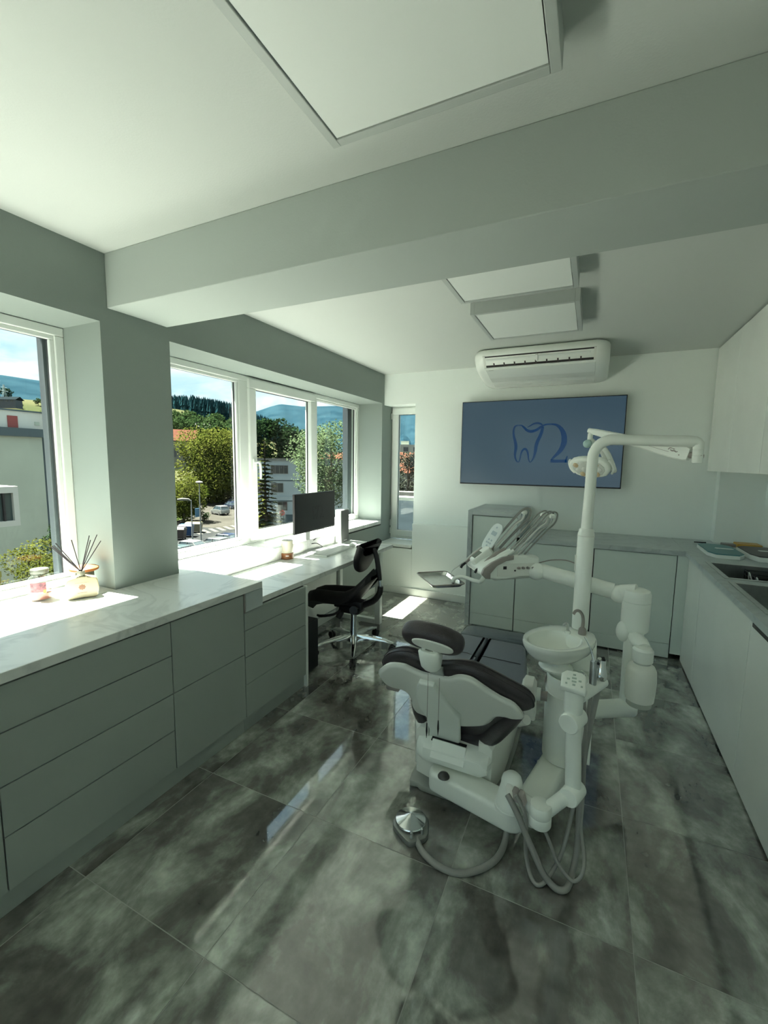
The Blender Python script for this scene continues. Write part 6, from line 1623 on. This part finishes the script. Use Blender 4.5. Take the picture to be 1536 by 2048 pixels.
WHT = paint('white', (0.09, 0.092, 0.09)); SLV = paint('silver', (0.05, 0.053, 0.056)); NVY = paint('navy', (0.005, 0.009, 0.024)); BLK = paint('black', (0.010, 0.011, 0.013)); BLU = paint('grey blue', (0.02, 0.03, 0.042)); TEA = paint('dark teal', (0.012, 0.024, 0.026)); RED = paint('wine red', (0.09, 0.015, 0.015))
car('white off-road car driving out at the head of the parked row', -64.8, 62.2, PI - 0.28, WHT, 4.5, 1.72, 1.85, True)
HD = PI - 0.30
for i, (dx, m, lb) in enumerate(((0, NVY, 'navy blue car first behind the white off-road car'), (1, SLV, 'silver car second in the street row'), (2, BLK, 'black car third in the street row'), (3, SLV, 'pale car fourth in the street row, higher up'), (4, RED, 'reddish car fifth in the street row'), (5, BLK, 'dark car sixth in the street row'), (6, WHT, 'white car at the far end of the street row'))):
    car(lb, -70.8 - 3.5*dx, 71.2 + 3.9*dx, HD, m)
for i, (y, m, lb) in enumerate(((31.6, TEA, 'dark teal car at the pillar edge below the window'), (34.3, WHT, 'white car roof below the window beside the lamp foot'), (37.0, SLV, 'silver car between the white and navy ones below the window'), (39.7, NVY, 'navy car below the window near the frame'), (42.6, BLU, 'grey blue car below the window at the crossing'))):
    car(lb, -39.6 - 0.05*i, y, 0.08 if i % 2 else PI + 0.08, m)
def lamp(label, x, y, h, arm):
    t = thing('street_lamp', label, 'street lamp', (x, y, GZ))
    MB().tube([(x, y, GZ), (x, y, GZ + h*0.5), (x, y, GZ + h)], [0.085, 0.07, 0.05], 10).build('pole', mat('galvanised pole', (0.16, 0.17, 0.17), 0.5), t)
    if arm:
        d = Vector((-0.6, -0.75, 0)).normalized()
        p = Vector((x, y, GZ + h))
        MB().tube([p - Vector((0,0,.1)), p + d*0.3 + Vector((0,0,0.08)), p + d*1.0 + Vector((0,0,0.12)), p + d*1.5 + Vector((0,0,0.10))], [0.05, 0.14, 0.17, 0.09], 10).build('lamp_head', WHITEW, t)
    else:
        MB().lathe([(0.06,0),(0.12,0.05),(0.42,0.20),(0.44,0.26),(0.30,0.36),(0.0,0.42)], (x, y, GZ + h - 0.05), 18).build('lamp_head', WHITEW, t)
        MB().box(x - 0.5, y - 0.35, GZ + 3.3, x - 0.42, y + 0.25, GZ + 4.4).build('blue_sign', mat('blue sign', (0.03, 0.10, 0.17), 0.5), t, smooth=False)
lamp('tall street lamp with disc head in front of the huge tree', -44.2, 39.2, 7.5, False)
lamp('street lamp with sideways head left of the tall one', -42.8, 36.7, 5.7, True)
def bin_(label, x, y, m, w=1.5, h=1.35, lid=None):
    t = thing('waste_container', label, 'container', (x, y, GZ), 0.5)
    MB().loft([[(-w/2*.85,-.45,.18),(w/2*.85,-.45,.18),(w/2*.85,.45,.18),(-w/2*.85,.45,.18)], [(-w/2,-.55,h),(w/2,-.55,h),(w/2,.55,h),(-w/2,.55,h)]]).build('body', m, t, world=False, smooth=False)
    MB().loft([[(-w/2-.04,-.6,h),(w/2+.04,-.6,h),(w/2+.04,.6,h),(-w/2-.04,.6,h)], [(-w/2+.05,-.4,h+.22),(w/2-.05,-.4,h+.22),(w/2-.05,.4,h+.22),(-w/2+.05,.4,h+.22)]]).build('lid', lid or m, t, world=False, smooth=False)
    for sx in (-1, 1):
        for sy in (-1, 1):
            MB().cyl((sx*w*.36, sy*.4 - .04, .1), (sx*w*.36, sy*.4 + .04, .1), .1, n=10).build('wheel', TYRE, t, world=False)
bin_('blue waste container beside the lamps', -49.6, 41.6, mat('blue container', (0.008, 0.045, 0.12), 0.4), 1.7, 1.5)
bin_('dark brown waste container left of the blue one', -48.6, 39.6, mat('dark container', (0.03, 0.022, 0.02), 0.5), 1.6, 1.4)
bin_('yellow lidded container behind the blue one', -51.6, 44.6, mat('pale container', (0.12, 0.105, 0.06), 0.5), 2.2, 1.3, mat('yellow lid', (0.09, 0.075, 0.012), 0.5))
t = thing('no_entry_sign', 'round red and white sign on a pole before the banded building', 'sign', (-41.2, 51.5, GZ))
MB().cyl((-41.2, 51.5, GZ), (-41.2, 51.5, -6.0), 0.045, n=8).build('post', STEEL, t)
sv = Vector((0.62, -0.78, 0)); sp0 = Vector((-41.2, 51.5, -6.2)) + sv*0.06
MB().lathe([(0.42,0),(0.42,0.03),(0.0,0.031)], sp0, 20, axis=sv).build('disc', mat('sign red', (0.33, 0.03, 0.03), 0.5), t)
MB().obox(sp0 + sv*0.034, (0.78,0.62,0), (0,0,1), sv, 0.30, 0.075, 0.006).build('bar', WHITEW, t, smooth=False)
t = thing('glass_shelter', 'small green glass shelter at the foot of the spruce', 'shelter', (-38.6, 45.3, GZ))
SG = glass_mat('green shelter glass', (0.45, 0.62, 0.57), 0.02, 1.5)
for a, b in (((-39.6,44.5),(-38.2,45.9)),((-38.2,45.9),(-39.2,46.9)),((-39.6,44.5),(-40.6,45.5))):
    MB().loft([[(a[0],a[1],GZ+.2),(b[0],b[1],GZ+.2),(b[0]+.03,b[1]+.03,GZ+.2),(a[0]+.03,a[1]+.03,GZ+.2)], [(a[0],a[1],-5.7),(b[0],b[1],-5.7),(b[0]+.03,b[1]+.03,-5.7),(a[0]+.03,a[1]+.03,-5.7)]]).build('pane', SG, t, smooth=False)
    for p in (a, b): MB().cyl((p[0], p[1], GZ), (p[0], p[1], -5.65), 0.05, n=8).build('post', BANDC, t)
MB().prism([(-39.7,44.4),(-38.1,45.9),(-39.2,47.0),(-40.7,45.5)], (0,0,-5.68), (1,0,0), (0,1,0), (0,0,0.1)).build('roof', WHITEW, t, smooth=False)
# lattice mast on the hill
t = thing('pylon', 'steel lattice pylon on the hill above the meadow', 'pylon', (-400, 178.5, hill_z(438, 24)))
px_, py_ = -400, 178.5; zb_ = hill_z(438, 24) - 0.5; m = MB()
for sx in (-1, 1):
    for sy in (-1, 1):
        m.tube([(px_ + sx*2.2, py_ + sy*2.2, zb_), (px_ + sx*0.6, py_ + sy*0.6, zb_ + 9), (px_ + sx*0.3, py_ + sy*0.3, zb_ + 15)], 0.16, 5)
for z, w in ((3, 1.7), (6, 1.1), (9, 0.65), (12, 0.45)):
    m.tube([(px_-w,py_-w,zb_+z),(px_+w,py_-w,zb_+z),(px_+w,py_+w,zb_+z),(px_-w,py_+w,zb_+z),(px_-w,py_-w,zb_+z)], 0.1, 5)
m.build('lattice', WHITEB, t)
MB().tube([(px_ + 1.3, py_ - 3, zb_ + 10.5), (px_ - 1.3, py_ + 3, zb_ + 10.5)], 0.14, 5).build('cross_arm', WHITEB, t)
MB().tube([(px_ + 1, py_ - 2.3, zb_ + 13), (px_ - 1, py_ + 2.3, zb_ + 13)], 0.14, 5).build('cross_arm', WHITEB, t)
